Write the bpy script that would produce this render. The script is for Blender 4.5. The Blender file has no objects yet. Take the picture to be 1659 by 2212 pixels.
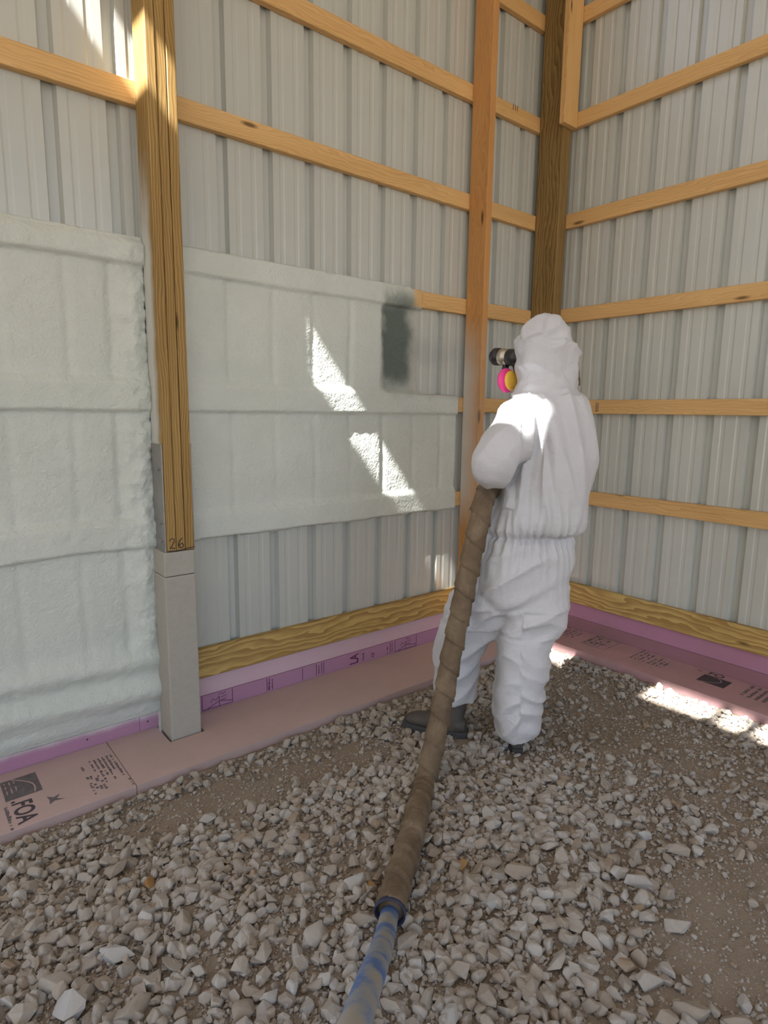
import bpy, bmesh, math, random
import numpy as np
from mathutils import Vector, Matrix, noise, Euler

random.seed(7)
rng = np.random.default_rng(11)
SC = bpy.context.scene
COL = SC.collection

# ------------------------------------------------------------------ camera, sky, sun, exposure
W, H, FPX = 1659, 2212, 1329.92
ZS = 1.5                                    # eye height above the dirt floor
YAW, PITCH, ROLL = 0.8831114, -0.1611586, 0.0125626
CAM = Vector((-3.6087, -2.7482, ZS))
FW = Vector((math.cos(PITCH)*math.cos(YAW), math.cos(PITCH)*math.sin(YAW), math.sin(PITCH)))
_r = FW.cross(Vector((0, 0, 1))).normalized(); _u = _r.cross(FW)
RT = _r*math.cos(ROLL) + _u*math.sin(ROLL)
UP = -_r*math.sin(ROLL) + _u*math.cos(ROLL)
cam_d = bpy.data.cameras.new('camera'); cam = bpy.data.objects.new('camera', cam_d); COL.objects.link(cam)
cam_d.sensor_fit = 'HORIZONTAL'; cam_d.sensor_width = 36.0; cam_d.lens = 36.0*FPX/W
cam_d.clip_start = 0.02; cam_d.clip_end = 300
M = Matrix((RT, UP, -FW)).transposed().to_4x4(); M.translation = CAM
cam.matrix_world = M
SC.camera = cam

SUN_DIR = Vector((1.0, 0.21, -1.27)).normalized()      # the way the light travels
world = bpy.data.worlds.new('sky'); SC.world = world; world.use_nodes = True
wn = world.node_tree.nodes; wl = world.node_tree.links
sky = wn.new('ShaderNodeTexSky'); sky.sky_type = 'NISHITA'; sky.sun_disc = False
sky.sun_elevation = math.asin(-SUN_DIR.z); sky.sun_rotation = math.atan2(-SUN_DIR.x, -SUN_DIR.y)
sky.air_density = 1.0; sky.dust_density = 2.5; sky.ozone_density = 1.0
bg = wn['Background']; wl.new(sky.outputs[0], bg.inputs[0]); bg.inputs[1].default_value = 0.27
sun_d = bpy.data.lights.new('sun', 'SUN'); sun_d.energy = 24.0; sun_d.angle = math.radians(0.53); sun_d.color = (1.0, 0.965, 0.92)
sun = bpy.data.objects.new('sun', sun_d); COL.objects.link(sun)
sun.rotation_euler = SUN_DIR.to_track_quat('-Z', 'Y').to_euler(); sun.location = (-9, -4, 12)

vs = SC.view_settings
vs.view_transform = 'Standard'; vs.look = 'None'; vs.gamma = 1.0; vs.use_curve_mapping = False
vs.exposure = 0.66

# ------------------------------------------------------------------ helpers
FH = Vector((FW.x, FW.y, 0)).normalized()              # horizontal forward
AX = Vector((FH.y, -FH.x, 0))                          # horizontal right
def ray(px, py): return FW + RT*((px-W/2)/FPX) - UP*((py-H/2)/FPX)
def pt(px, py, b):                                     # point seen at a pixel, b metres ahead over the floor
    d = ray(px, py); return CAM + d*(b/(d.dot(FH)))
def gpt(px, py, z):                                    # point seen at a pixel at height z
    d = ray(px, py); return CAM + d*((z-CAM.z)/d.z)
def sst(a, b, x):
    t = min(1.0, max(0.0, (x-a)/(b-a))); return t*t*(3-2*t)
def nz(x, y, z=0.0): return noise.noise(Vector((x, y, z)))

def tag(o, label=None, cat=None, group=None, kind=None):
    if label: o['label'] = label
    if cat: o['category'] = cat
    if group: o['group'] = group
    if kind: o['kind'] = kind
    return o
def empty(name, loc=(0, 0, 0)):
    o = bpy.data.objects.new(name, None); COL.objects.link(o); o.location = loc; o.empty_display_size = .1
    return o
def adopt(o, parent):
    if parent is not None:
        o.parent = parent
        o.matrix_parent_inverse = Matrix.Translation(parent.location).inverted() if parent.type == 'EMPTY' else parent.matrix_basis.inverted()
    return o
def mk(name, verts, faces, mat, parent=None, smooth=False, loc=None):
    me = bpy.data.meshes.new(name); me.from_pydata([tuple(v) for v in verts], [], faces); me.update()
    if smooth: me.polygons.foreach_set('use_smooth', [True]*len(me.polygons))
    if mat: me.materials.append(mat)
    o = bpy.data.objects.new(name, me); COL.objects.link(o)
    if loc is not None: o.location = loc
    return adopt(o, parent)
def from_bm(name, bm, mat, parent=None, smooth=False):
    me = bpy.data.meshes.new(name); bmesh.ops.recalc_face_normals(bm, faces=bm.faces); bm.to_mesh(me); bm.free()
    if smooth: me.polygons.foreach_set('use_smooth', [True]*len(me.polygons))
    me.materials.append(mat)
    o = bpy.data.objects.new(name, me); COL.objects.link(o)
    return adopt(o, parent)
def board(name, lo, hi, mat, parent=None, bevel=.0025, segs=1):
    """a sawn board between two corners; its own X axis runs along its length"""
    lo = Vector(lo); hi = Vector(hi); c = (lo+hi)/2; s = hi-lo
    ax = max(range(3), key=lambda i: s[i])
    rot = {0: Euler((0, 0, 0)), 1: Euler((0, 0, math.pi/2)), 2: Euler((0, -math.pi/2, 0))}[ax]
    d = {0: (s.x, s.y, s.z), 1: (s.y, s.x, s.z), 2: (s.z, s.y, s.x)}[ax]
    bm = bmesh.new(); bmesh.ops.create_cube(bm, size=1)
    bmesh.ops.scale(bm, vec=d, verts=bm.verts)
    if bevel: bmesh.ops.bevel(bm, geom=bm.edges[:], offset=bevel, segments=segs, affect='EDGES', profile=.5)
    me = bpy.data.meshes.new(name); bm.to_mesh(me); bm.free(); me.materials.append(mat)
    o = bpy.data.objects.new(name, me); COL.objects.link(o); o.location = c; o.rotation_euler = rot
    if parent is not None: adopt(o, parent)
    return o

# ---------- materials
def new_mat(name):
    m = bpy.data.materials.new(name); m.use_nodes = True
    nt = m.node_tree; return m, nt, nt.nodes['Principled BSDF']
def N(nt, t, **kw):
    n = nt.nodes.new(t)
    for k, v in kw.items(): setattr(n, k, v)
    return n
def ramp(nt, stops, src=None):
    r = N(nt, 'ShaderNodeValToRGB'); e = r.color_ramp.elements
    while len(e) < len(stops): e.new(.5)
    for el, (p, c) in zip(e, stops): el.position = p; el.color = (*c, 1)
    if src is not None: nt.links.new(src, r.inputs[0])
    return r
def math_n(nt, op, a, b=None, clamp=False):
    n = N(nt, 'ShaderNodeMath', operation=op, use_clamp=clamp)
    for i, v in enumerate((a, b)):
        if v is None: continue
        if isinstance(v, (int, float)): n.inputs[i].default_value = v
        else: nt.links.new(v, n.inputs[i])
    return n.outputs[0]
def mixc(nt, f, a, b, mode='MIX'):
    n = N(nt, 'ShaderNodeMix', data_type='RGBA', blend_type=mode)
    for s, v in ((n.inputs[0], f), (n.inputs[6], a), (n.inputs[7], b)):
        if isinstance(v, (int, float)): s.default_value = v
        elif isinstance(v, tuple): s.default_value = (*v, 1)
        else: nt.links.new(v, s)
    return n.outputs[2]
def noise_n(nt, vec, scale, detail=3, rough=.55, dist=0):
    n = N(nt, 'ShaderNodeTexNoise'); n.inputs['Scale'].default_value = scale; n.inputs['Detail'].default_value = detail
    n.inputs['Roughness'].default_value = rough; n.inputs['Distortion'].default_value = dist
    if vec is not None: nt.links.new(vec, n.inputs['Vector'])
    return n.outputs[0]
def bump(nt, bsdf, h, strength, dist):
    b = N(nt, 'ShaderNodeBump'); b.inputs['Strength'].default_value = strength; b.inputs['Distance'].default_value = dist
    nt.links.new(h, b.inputs['Height']); nt.links.new(b.outputs[0], bsdf.inputs['Normal'])
def obj_vec(nt, scale=(1, 1, 1), rnd=True):
    tc = N(nt, 'ShaderNodeTexCoord'); mp = N(nt, 'ShaderNodeMapping'); mp.inputs['Scale'].default_value = scale
    if rnd:
        oi = N(nt, 'ShaderNodeObjectInfo'); mu = N(nt, 'ShaderNodeVectorMath', operation='SCALE'); mu.inputs[0].default_value = (7.3, 3.1, 5.7)
        nt.links.new(oi.outputs['Random'], mu.inputs['Scale'])
        ad = N(nt, 'ShaderNodeVectorMath', operation='ADD')
        nt.links.new(tc.outputs['Object'], ad.inputs[0]); nt.links.new(mu.outputs[0], ad.inputs[1]); nt.links.new(ad.outputs[0], mp.inputs[0])
    else: nt.links.new(tc.outputs['Object'], mp.inputs[0])
    return mp.outputs[0]

def wood(name, light, mid, dark, grain=.5, knots=True, overspray=None, ring_scale=26, dist=2.5, wobble=1.0):
    m, nt, b = new_mat(name)
    v = obj_vec(nt, (.55, 1, 1))
    wob = noise_n(nt, obj_vec(nt, (1.3, 5, 5)), 1.6, 3)
    sc = N(nt, 'ShaderNodeVectorMath', operation='SCALE'); sc.inputs[0].default_value = (0, .07*wobble, .09*wobble); nt.links.new(wob, sc.inputs['Scale'])
    ad = N(nt, 'ShaderNodeVectorMath', operation='ADD'); nt.links.new(v, ad.inputs[0]); nt.links.new(sc.outputs[0], ad.inputs[1])
    wv = N(nt, 'ShaderNodeTexWave', wave_type='RINGS', rings_direction='X', wave_profile='SAW'); nt.links.new(ad.outputs[0], wv.inputs['Vector'])
    wv.inputs['Scale'].default_value = ring_scale; wv.inputs['Distortion'].default_value = dist; wv.inputs['Detail'].default_value = 2
    wv.inputs['Detail Scale'].default_value = .6
    fib = noise_n(nt, obj_vec(nt, (3, 160, 160)), 1.0, 3, .6)
    big = noise_n(nt, obj_vec(nt, (1.2, 9, 9)), 1.0, 2)
    f1 = math_n(nt, 'MULTIPLY', wv.outputs[1], grain)
    f2 = math_n(nt, 'MULTIPLY', fib, .45)
    f3 = math_n(nt, 'MULTIPLY', big, .5)
    f = math_n(nt, 'ADD', math_n(nt, 'ADD', f1, f2), f3)
    r = ramp(nt, [(.22, light), (.55, mid), (1.0, dark)], f)
    c = r.outputs[0]
    if knots:
        vo = N(nt, 'ShaderNodeTexVoronoi', feature='F1'); vo.inputs['Scale'].default_value = 1.0
        nt.links.new(obj_vec(nt, (1.9, 7.5, 7.5)), vo.inputs['Vector'])
        kr = ramp(nt, [(.045, (1, 1, 1)), (.10, (0, 0, 0))], vo.outputs['Distance'])
        c = mixc(nt, kr.outputs[0], c, tuple(x*.42 for x in dark))
    if overspray:
        y0, y1, zlo, zhi = overspray       # white spray settled on the sides nearest the wall, world coordinates
        g = N(nt, 'ShaderNodeNewGeometry'); sp = N(nt, 'ShaderNodeSeparateXYZ'); nt.links.new(g.outputs['Position'], sp.inputs[0])
        n1 = noise_n(nt, g.outputs['Position'], 7.0, 4, .6)
        mr = N(nt, 'ShaderNodeMapRange'); mr.inputs['From Min'].default_value = y0; mr.inputs['From Max'].default_value = y1
        nt.links.new(math_n(nt, 'ADD', sp.outputs[1], math_n(nt, 'MULTIPLY', math_n(nt, 'SUBTRACT', n1, .5), .06)), mr.inputs[0])
        lo = N(nt, 'ShaderNodeMapRange'); lo.inputs['From Min'].default_value = zlo-.12; lo.inputs['From Max'].default_value = zlo+.12; nt.links.new(sp.outputs[2], lo.inputs[0])
        hi = N(nt, 'ShaderNodeMapRange'); hi.inputs['From Min'].default_value = zhi+.22; hi.inputs['From Max'].default_value = zhi-.12; nt.links.new(sp.outputs[2], hi.inputs[0])
        fac = math_n(nt, 'MULTIPLY', math_n(nt, 'MULTIPLY', mr.outputs[0], lo.outputs[0]), hi.outputs[0])
        fac = math_n(nt, 'MULTIPLY', fac, .93)
        c = mixc(nt, fac, c, (.60, .62, .60))
    nt.links.new(c, b.inputs['Base Color']); b.inputs['Roughness'].default_value = .62; b.inputs['Specular IOR Level'].default_value = .3
    bump(nt, b, math_n(nt, 'ADD', f2, f1), .18, .0008)
    return m

def plain(name, col, rough=.5, metallic=0.0, var=.15, scale=20, bumpd=0, spec=.5):
    m, nt, b = new_mat(name)
    n = noise_n(nt, obj_vec(nt), scale, 4, .6)
    c = mixc(nt, n, tuple(max(0, x*(1-var)) for x in col), tuple(min(1, x*(1+var)) for x in col))
    nt.links.new(c, b.inputs['Base Color']); b.inputs['Roughness'].default_value = rough; b.inputs['Metallic'].default_value = metallic
    b.inputs['Specular IOR Level'].default_value = spec
    if bumpd: bump(nt, b, n, .6, bumpd)
    return m

M_FIR = wood('fir_lumber', (.76, .52, .25), (.66, .42, .18), (.44, .25, .09), .24)
M_FIR_STUD = wood('fir_stud', (.62, .34, .13), (.54, .28, .10), (.36, .16, .05), .25, overspray=(-.20, -.03, ZS-.62, ZS+.35))
M_TREATED = wood('treated_post', (.47, .32, .125), (.40, .26, .092), (.23, .135, .042), .55, overspray=(-.155, -.105, ZS-1.0, ZS+.80), ring_scale=30, dist=.7, wobble=.5)
M_TREATED2 = wood('treated_corner', (.36, .25, .10), (.29, .19, .07), (.15, .09, .03), .55, knots=False, ring_scale=30, dist=.7, wobble=.5)
M_GRADE = wood('treated_grade_board', (.62, .46, .19), (.53, .375, .135), (.34, .21, .07), .70, ring_scale=11, dist=2.0, wobble=1.4)

def siding_mat():
    m, nt, b = new_mat('painted_steel')
    g = N(nt, 'ShaderNodeNewGeometry')
    n = noise_n(nt, g.outputs['Position'], 2.2, 4, .6)
    c = mixc(nt, n, (.46, .485, .46), (.52, .545, .52))
    nt.links.new(c, b.inputs['Base Color']); b.inputs['Roughness'].default_value = .29; b.inputs['Specular IOR Level'].default_value = .75
    n2 = noise_n(nt, g.outputs['Position'], 3.0, 2, .5)
    bump(nt, b, n2, .12, .01)
    return m
M_SIDING = siding_mat()
M_CONC = plain('concrete', (.40, .385, .345), .85, var=.14, scale=35, bumpd=.0012, spec=.25)
M_STEEL = plain('galvanised_steel', (.33, .32, .31), .45, .6, .15, 25)
M_ROOF = plain('roof_steel', (.5, .49, .46), .45)
M_INK = plain('print_ink', (.055, .045, .055), .8, var=.5, scale=60)
M_INKG = plain('print_ink_grey', (.13, .115, .12), .8, var=.5, scale=45)
M_INKP = plain('print_ink_purple', (.10, .028, .075), .8, var=.3, scale=60)
M_PENCIL = plain('marker_black', (.03, .02, .02), .7)

def foamboard_mat(name, col, dirt, dirt_amt, spray=False):
    m, nt, b = new_mat(name)
    g = N(nt, 'ShaderNodeNewGeometry')
    n = noise_n(nt, g.outputs['Position'], 5.0, 5, .65)
    n2 = noise_n(nt, g.outputs['Position'], 90.0, 2, .6)
    f = math_n(nt, 'MULTIPLY', ramp(nt, [(.38, (0, 0, 0)), (.68, (1, 1, 1))], n).outputs[0], dirt_amt)
    c = mixc(nt, f, col, dirt)
    c = mixc(nt, math_n(nt, 'MULTIPLY', n2, .25), c, tuple(x*.7 for x in col))
    if spray:       # white overspray settled along the upper edge
        sp = N(nt, 'ShaderNodeSeparateXYZ'); nt.links.new(g.outputs['Position'], sp.inputs[0])
        mr = N(nt, 'ShaderNodeMapRange', interpolation_type='SMOOTHSTEP'); mr.inputs['From Min'].default_value = ZS-1.425; mr.inputs['From Max'].default_value = ZS-1.372
        nt.links.new(math_n(nt, 'ADD', sp.outputs[2], math_n(nt, 'MULTIPLY', math_n(nt, 'SUBTRACT', n, .5), .06)), mr.inputs[0])
        c = mixc(nt, mr.outputs[0], c, (.66, .67, .67))
    nt.links.new(c, b.inputs['Base Color']); b.inputs['Roughness'].default_value = .75; b.inputs['Specular IOR Level'].default_value = .25
    bump(nt, b, n2, .2, .001)
    return m
M_PINK_FLAT = foamboard_mat('pink_foam_dusty', (.51, .38, .365), (.44, .35, .315), .65)
M_PINK_R = foamboard_mat('pink_foam_dirty', (.46, .28, .30), (.34, .24, .21), .7)
M_PINK_V = foamboard_mat('pink_foam_violet', (.43, .23, .36), (.40, .24, .32), .4)
M_PINK_VS = foamboard_mat('pink_foam_oversprayed', (.43, .23, .36), (.40, .24, .32), .4, True)
M_PINK_U = foamboard_mat('pink_foam_pale', (.64, .45, .52), (.62, .50, .54), .5)
M_PINK_VR = foamboard_mat('pink_foam_brown', (.34, .17, .22), (.28, .17, .16), .7)
M_PINK_UR = foamboard_mat('pink_foam_mauve', (.48, .24, .36), (.40, .22, .30), .5)

# ------------------------------------------------------------------ the building shell
EAVE, HALF = ZS+3.0, 5.39
RIDGE = ZS+4.79
DEPTH = 8.0
FT = ZS-1.462                               # top of the flat foam boards
P = .2286
def roof_z(x): return EAVE + (RIDGE-EAVE)*min(-x, x+2*HALF)/HALF

def siding_profile(ribs, u0, u1):
    pts = [(u0, .030)]
    for c in ribs:
        for dx, dd in ((-.027, 0), (-.018, .030), (.018, .030), (.027, 0),
                       (.060, 0), (.068, .0022), (.082, .0022), (.090, 0), (.138, 0), (.146, .0022), (.160, .0022), (.168, 0)):
            pts.append((c+dx, dd))
    pts = [p for p in pts if u0-1e-6 <= p[0] <= u1-1e-6]
    pts.append((u1, pts[-1][1] if abs(pts[-1][0]-u1) < .02 else 0.0))
    return pts
def siding(root, first_rib, axis, n_panels, zlo, ztop, flip):
    """panels 0.914 m wide, each with four ribs, side-lapped at a rib"""
    for k in range(n_panels):
        a = first_rib + flip*k*4*P
        ribs = [i*P for i in range(5)]
        prof = siding_profile(ribs, -.018, 4*P+.020)
        off = .0016 if k % 2 else 0.0
        vs_, fs = [], []
        prof = [(u, d) for u, d in prof if a+flip*u < .05]
        for (u, d) in prof:
            w = min(a + flip*u, .02)
            for z in (zlo, ztop(w)):
                vs_.append((w, d+off, z) if axis == 0 else (d+off, w, z))
        for i in range(len(prof)-1):
            fs.append((2*i, 2*i+2, 2*i+3, 2*i+1))
        mk('siding_panel', vs_, fs, M_SIDING, root)

wl_ = tag(empty('wall_left'), 'pale grey ribbed steel siding of the gable wall behind the girts', kind='structure')
siding(wl_, -2.308-4*P*2, 0, 5, ZS-1.30, lambda x: ZS+2.62 if -3.6 < x < -1.15 else roof_z(min(x, -.001)), 1)  # unseen gap added high in the gable for a bluish sky reflection
wr_ = tag(empty('wall_right'), 'pale grey ribbed steel siding of the eave wall behind the hooded worker', kind='structure')
siding(wr_, -.979+8*P, 1, 10, ZS-1.30, lambda y: EAVE, -1)

def slab(name, vs8, mat, label):
    o = mk(name, vs8, [(0, 1, 2, 3), (7, 6, 5, 4), (0, 4, 5, 1), (1, 5, 6, 2), (2, 6, 7, 3), (3, 7, 4, 0)], mat)
    return tag(o, label, kind='structure')
def box8(lo, hi):
    (a, b, c), (d, e, f) = lo, hi
    return [(a, b, c), (a, e, c), (d, e, c), (d, b, c), (a, b, f), (a, e, f), (d, e, f), (d, b, f)]
# roof: two slopes that leave the ridge open (the sun comes in through that slot)
GAP = .105
def slope(name, xa, xb, label):
    za, zb = roof_z(xa), roof_z(xb); t = .035
    v = [(xa, .25, za), (xb, .25, zb), (xb, -DEPTH-.3, zb), (xa, -DEPTH-.3, za)]
    v2 = [(x, y, z+t) for x, y, z in v]
    return slab(name, v+v2, M_ROOF, label)
slope('ceiling_east', .02, -HALF+GAP, 'steel roof slope above the eave wall')
slope('ceiling_west', -HALF-GAP, -2*HALF-.02, 'steel roof slope on the far side of the open ridge')
for ya, yb in ((.25, -.30), (-.915, -.945), (-.975, -1.09), (-1.83, -1.87), (-2.06, -2.26), (-2.605, -2.645), (-2.755, -2.815), (-3.6, -3.7)):
    board('sun_blocker', (-HALF-.2, yb, RIDGE-.04), (-HALF+.2, ya, RIDGE+.06), M_FIR, bpy.data.objects['ceiling_east'])  # added out of view: boards across the slot, shaping the sun patches
DY0, DY1, DZ = -5.4, -2.6, ZS+1.2            # a wide door opening in the far eave wall
wf = tag(empty('wall_far', (-2*HALF, -DEPTH/2, 0)), 'far eave wall of the building with a wide door opening, behind the photographer', kind='structure')
for lo_, hi_ in (((-2*HALF-.03, -DEPTH, -.2), (-2*HALF, DY0, EAVE)), ((-2*HALF-.03, DY1, -.2), (-2*HALF, .05, EAVE)), ((-2*HALF-.03, DY0, DZ), (-2*HALF, DY1, EAVE))):
    board('wall_section', lo_, hi_, M_SIDING, wf, 0)
# back gable: open framed end, closed only above eave height
bk = mk('wall_back', [(0, -DEPTH, EAVE+.2), (-2*HALF, -DEPTH, EAVE+.2), (-HALF, -DEPTH, RIDGE), (0, -DEPTH-.03, EAVE+.2), (-2*HALF, -DEPTH-.03, EAVE+.2), (-HALF, -DEPTH-.03, RIDGE)],
        [(0, 1, 2), (5, 4, 3), (0, 3, 4, 1), (1, 4, 5, 2), (2, 5, 3, 0)], M_SIDING)
tag(bk, 'upper back gable above the open end of the building', kind='structure')
pl = bpy.data.lights.new('door_opening', 'AREA'); pl.shape = 'RECTANGLE'; pl.size = DZ; pl.size_y = DY1-DY0; pl.cycles.is_portal = True
plo = bpy.data.objects.new('door_opening', pl); COL.objects.link(plo); plo.location = (-2*HALF, (DY0+DY1)/2, DZ/2); plo.rotation_euler = (0, math.radians(-90), 0)
pl = bpy.data.lights.new('daylight_opening', 'AREA'); pl.shape = 'RECTANGLE'; pl.size = 2*HALF; pl.size_y = EAVE+.2; pl.cycles.is_portal = True
plo = bpy.data.objects.new('daylight_opening', pl); COL.objects.link(plo); plo.location = (-HALF, -DEPTH, (EAVE+.2)/2); plo.rotation_euler = (math.radians(90), 0, 0)

# ------------------------------------------------------------------ floor
def ground_z(x, y):
    d = min(-y-.43, -x-.36)
    h = .000 + .036*sst(.10, .65, d) + .010*nz(x*1.7, y*1.7)*sst(.0, .3, d) + .004*nz(x*6, y*6, 3)
    return h
def dirt_mat():
    m, nt, b = new_mat('dirt')
    g = N(nt, 'ShaderNodeNewGeometry')
    n = noise_n(nt, g.outputs['Position'], 3.0, 6, .65)
    n2 = noise_n(nt, g.outputs['Position'], 120.0, 4, .7)
    c = ramp(nt, [(.3, (.165, .125, .09)), (.55, (.235, .19, .145)), (.8, (.30, .255, .205))], n).outputs[0]
    c = mixc(nt, n2, c, (.33, .27, .21), 'MIX')
    nt.links.new(c, b.inputs['Base Color']); b.inputs['Roughness'].default_value = .95; b.inputs['Specular IOR Level'].default_value = .15
    bump(nt, b, n2, .9, .006)
    return m
M_DIRT = dirt_mat()
nx, ny = 150, 140
gx = np.concatenate([[-30, -11], np.linspace(-5.2, .3, nx-4), [3, 20]]); gy = np.concatenate([[-40, -9], np.linspace(-4.6, .3, ny-4), [4, 15]])
gv = [(x, y, ground_z(x, y) if -5.3 < x < 0 and -4.7 < y < 0 else -.02) for y in gy for x in gx]
gf = [(j*nx+i, j*nx+i+1, (j+1)*nx+i+1, (j+1)*nx+i) for j in range(ny-1) for i in range(nx-1)]
fl = mk('floor', gv, gf, M_DIRT, None, True); tag(fl, 'brown dirt floor under the gravel', kind='structure')

# ------------------------------------------------------------------ framing lumber
LV = [-.585, .005, .594, 1.193, 1.785, 2.375, 2.80]
LNAME = ['lowest', 'second', 'third', 'fourth', 'fifth', 'sixth', 'topmost']
for i, z in enumerate(LV):
    o = board('wall_girt', (-4.6, -.038, ZS+z), (-.040, -.001, ZS+z+.089), M_FIR)
    tag(o, ['lowest girt of the foamed wall, buried in spray foam', 'second girt up the foamed wall, buried in spray foam except near the corner',
            'third girt up the foamed wall, its left length foamed and its right end bare', 'bare pine girt just above the foam, crossing behind the treated post',
            'bare pine girt with three pencil ticks near the corner, above the foam', 'bare pine girt near the top of the foamed wall',
            'highest pine girt of the foamed gable wall'][i], 'girt', 'girts of the gable wall')
    z2 = z + (-.012 if i > 2 else 0)
    o = board('wall_girt', (-.038, -6.5, ZS+z2), (-.001, -.002, ZS+z2+.087), M_FIR)
    tag(o, ['lowest bare girt of the right-hand wall, at the worker\'s waist height', 'girt of the right-hand wall at the worker\'s shoulder height',
            'girt of the right-hand wall level with the top of the white hood', 'girt of the right-hand wall first above the hood, below the corner block',
            'girt of the right-hand wall ending at the foot of the corner block', 'girt of the right-hand wall at the top edge of the picture',
            'highest girt of the right-hand wall'][i], 'girt', 'girts of the eave wall')
o = board('grade_board', (-2.572, -.038, ZS-1.28), (-.040, -.001, ZS-1.133), M_GRADE, bevel=.004)
tag(o, 'yellowish treated grade board with wavy grain at the foot of the foamed wall', 'board', 'grade boards')
o = board('grade_board', (-4.6, -.038, ZS-1.28), (-2.70, -.001, ZS-1.133), M_GRADE, bevel=.004)
tag(o, 'treated grade board hidden under spray foam beside the concrete post base', 'board', 'grade boards')
o = board('grade_board', (-.038, -6.5, ZS-1.268), (-.001, -.002, ZS-1.132), M_GRADE, bevel=.004)
tag(o, 'yellowish treated grade board at the foot of the right-hand wall', 'board', 'grade boards')

# laminated post on a precast concrete base
post = tag(empty('laminated_post', (-2.63, -.11, .0)), 'three-ply treated wooden post on a grey concrete base, marked 26', 'post')
px0 = -2.690
for k in range(3):
    board('ply', (px0+k*.0395, -.178+(.002 if k == 1 else 0), ZS-.605), (px0+k*.0395+.0375, -.039, ZS+3.55), M_TREATED, post, .003)
board('concrete_column', (-2.710, -.181, -.02), (-2.572, -.040, ZS-.715), M_CONC, post, .006, 2)
board('concrete_cap', (-2.7085, -.1795, ZS-.713), (-2.5735, -.041, ZS-.607), M_CONC, post, .005, 2)
for xa in (-2.697, -2.5715):
    s = board('steel_plate', (xa, -.168, ZS-.61), (xa+.006, -.052, ZS-.145), M_STEEL, post, .001)
    for zz in (ZS-.25, ZS-.48, ZS-.56):
        bm = bmesh.new(); bmesh.ops.create_cone(bm, cap_ends=True, segments=6, radius1=.009, radius2=.009, depth=.010)
        bmesh.ops.rotate(bm, verts=bm.verts, matrix=Matrix.Rotation(math.pi/2, 3, 'Y'))
        bmesh.ops.translate(bm, verts=bm.verts, vec=(xa + (-.004 if xa < -2.63 else .010), -.135, zz))
        from_bm('bolt', bm, M_STEEL, post)
# the handwritten number
def stroke(name, pts2, place, w, mat, parent, closed=False):
    """thin ribbon along a 2-D polyline; place maps (u, v, lift) to the world"""
    V, Fc = [], []
    for i, (u, v) in enumerate(pts2):
        a = Vector(pts2[max(i-1, 0)]); b = Vector(pts2[min(i+1, len(pts2)-1)]); t = (b-a); t = t.normalized() if t.length else Vector((1, 0))
        n = Vector((-t.y, t.x))*w/2
        V += [place(u+n.x, v+n.y, 0), place(u-n.x, v-n.y, 0)]
    for i in range(len(pts2)-1): Fc.append((2*i, 2*i+1, 2*i+3, 2*i+2))
    return V, Fc
def strokes(name, lists, place, w, mat, parent):
    V, Fc = [], []
    for L in lists:
        v, f = stroke(name, L, place, w, mat, parent); o_ = len(V); V += v; Fc += [tuple(i+o_ for i in q) for q in f]
    return mk(name, V, Fc, mat, parent)
two = [(0, .75), (.08, .93), (.25, 1), (.42, .9), (.42, .7), (.3, .45), (.02, .05), (.2, .08), (.5, .02)]
six = [(1.2, .95), (.95, .7), (.8, .35), (.88, .08), (1.05, 0), (1.25, .1), (1.3, .3), (1.15, .42), (.95, .36), (.83, .2)]
strokes('handwritten_number', [two, six], lambda u, v, l: (-2.681+u*.046, -.1790, ZS-.592+v*.046), .085, M_PENCIL, post)
strokes('pencil_line', [[(-2.690, ZS-.600), (-2.65, ZS-.603), (-2.573, ZS-.594)]], lambda u, v, l: (u, -.1792, v), .004, M_PENCIL, post)

st = tag(board('wall_stud', (-.757, -.178, ZS-1.45), (-.711, -.039, ZS+3.3), M_FIR_STUD), 'upright pine stud between the treated post and the corner, overspray on its side', 'stud')
cp = tag(empty('corner_post', (-.08, -.13, 0)), 'dark treated laminated post standing in the corner', 'post')
for k in range(2):
    board('ply', (-.127+k*.0445, -.22+.002*k, FT+.0005), (-.127+k*.0445+.043, -.039, ZS+3.2), M_TREATED2, cp, .003)
cb = tag(empty('corner_block', (-.1, -.2, ZS+1.77)), 'short double pine block hanging on the corner post, ending beside a girt', 'block')
for k in range(2):
    board('ply', (-.178+.0005, -.222-.019*(k+1)+.0005, ZS+1.765), (-.040, -.222-.019*k, ZS+3.2), M_FIR, cb, .002)
strokes('pencil_tick', [[(-.395+i*.02, ZS+1.845), (-.394+i*.02, ZS+1.878)] for i in range(3)], lambda u, v, l: (u, -.0388, v), .005, M_PENCIL, bpy.data.objects['wall_girt.008'])
strokes('stamp_mark', [[(-.52, ZS+.018), (-.535, ZS+.02), (-.535, ZS+.074), (-.52, ZS+.074), (-.52, ZS+.018)], [(-.527, ZS+.02), (-.527, ZS+.07)]],
        lambda u, v, l: (-.0386, u, v), .004, M_INKG, bpy.data.objects['wall_girt.003'])

# ------------------------------------------------------------------ rigid pink foam boards
def foam_board(lo, hi, mat, label, name='foam_board'):
    return tag(board(name, lo, hi, mat, None, .0015), label, 'foam board', 'rigid pink foam boards')
fb1 = foam_board((-4.6, -.432, FT-.05), (-2.945, -.016, FT), M_PINK_FLAT, 'pink foam board lying flat, printed FOA, left of the concrete post base')
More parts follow.
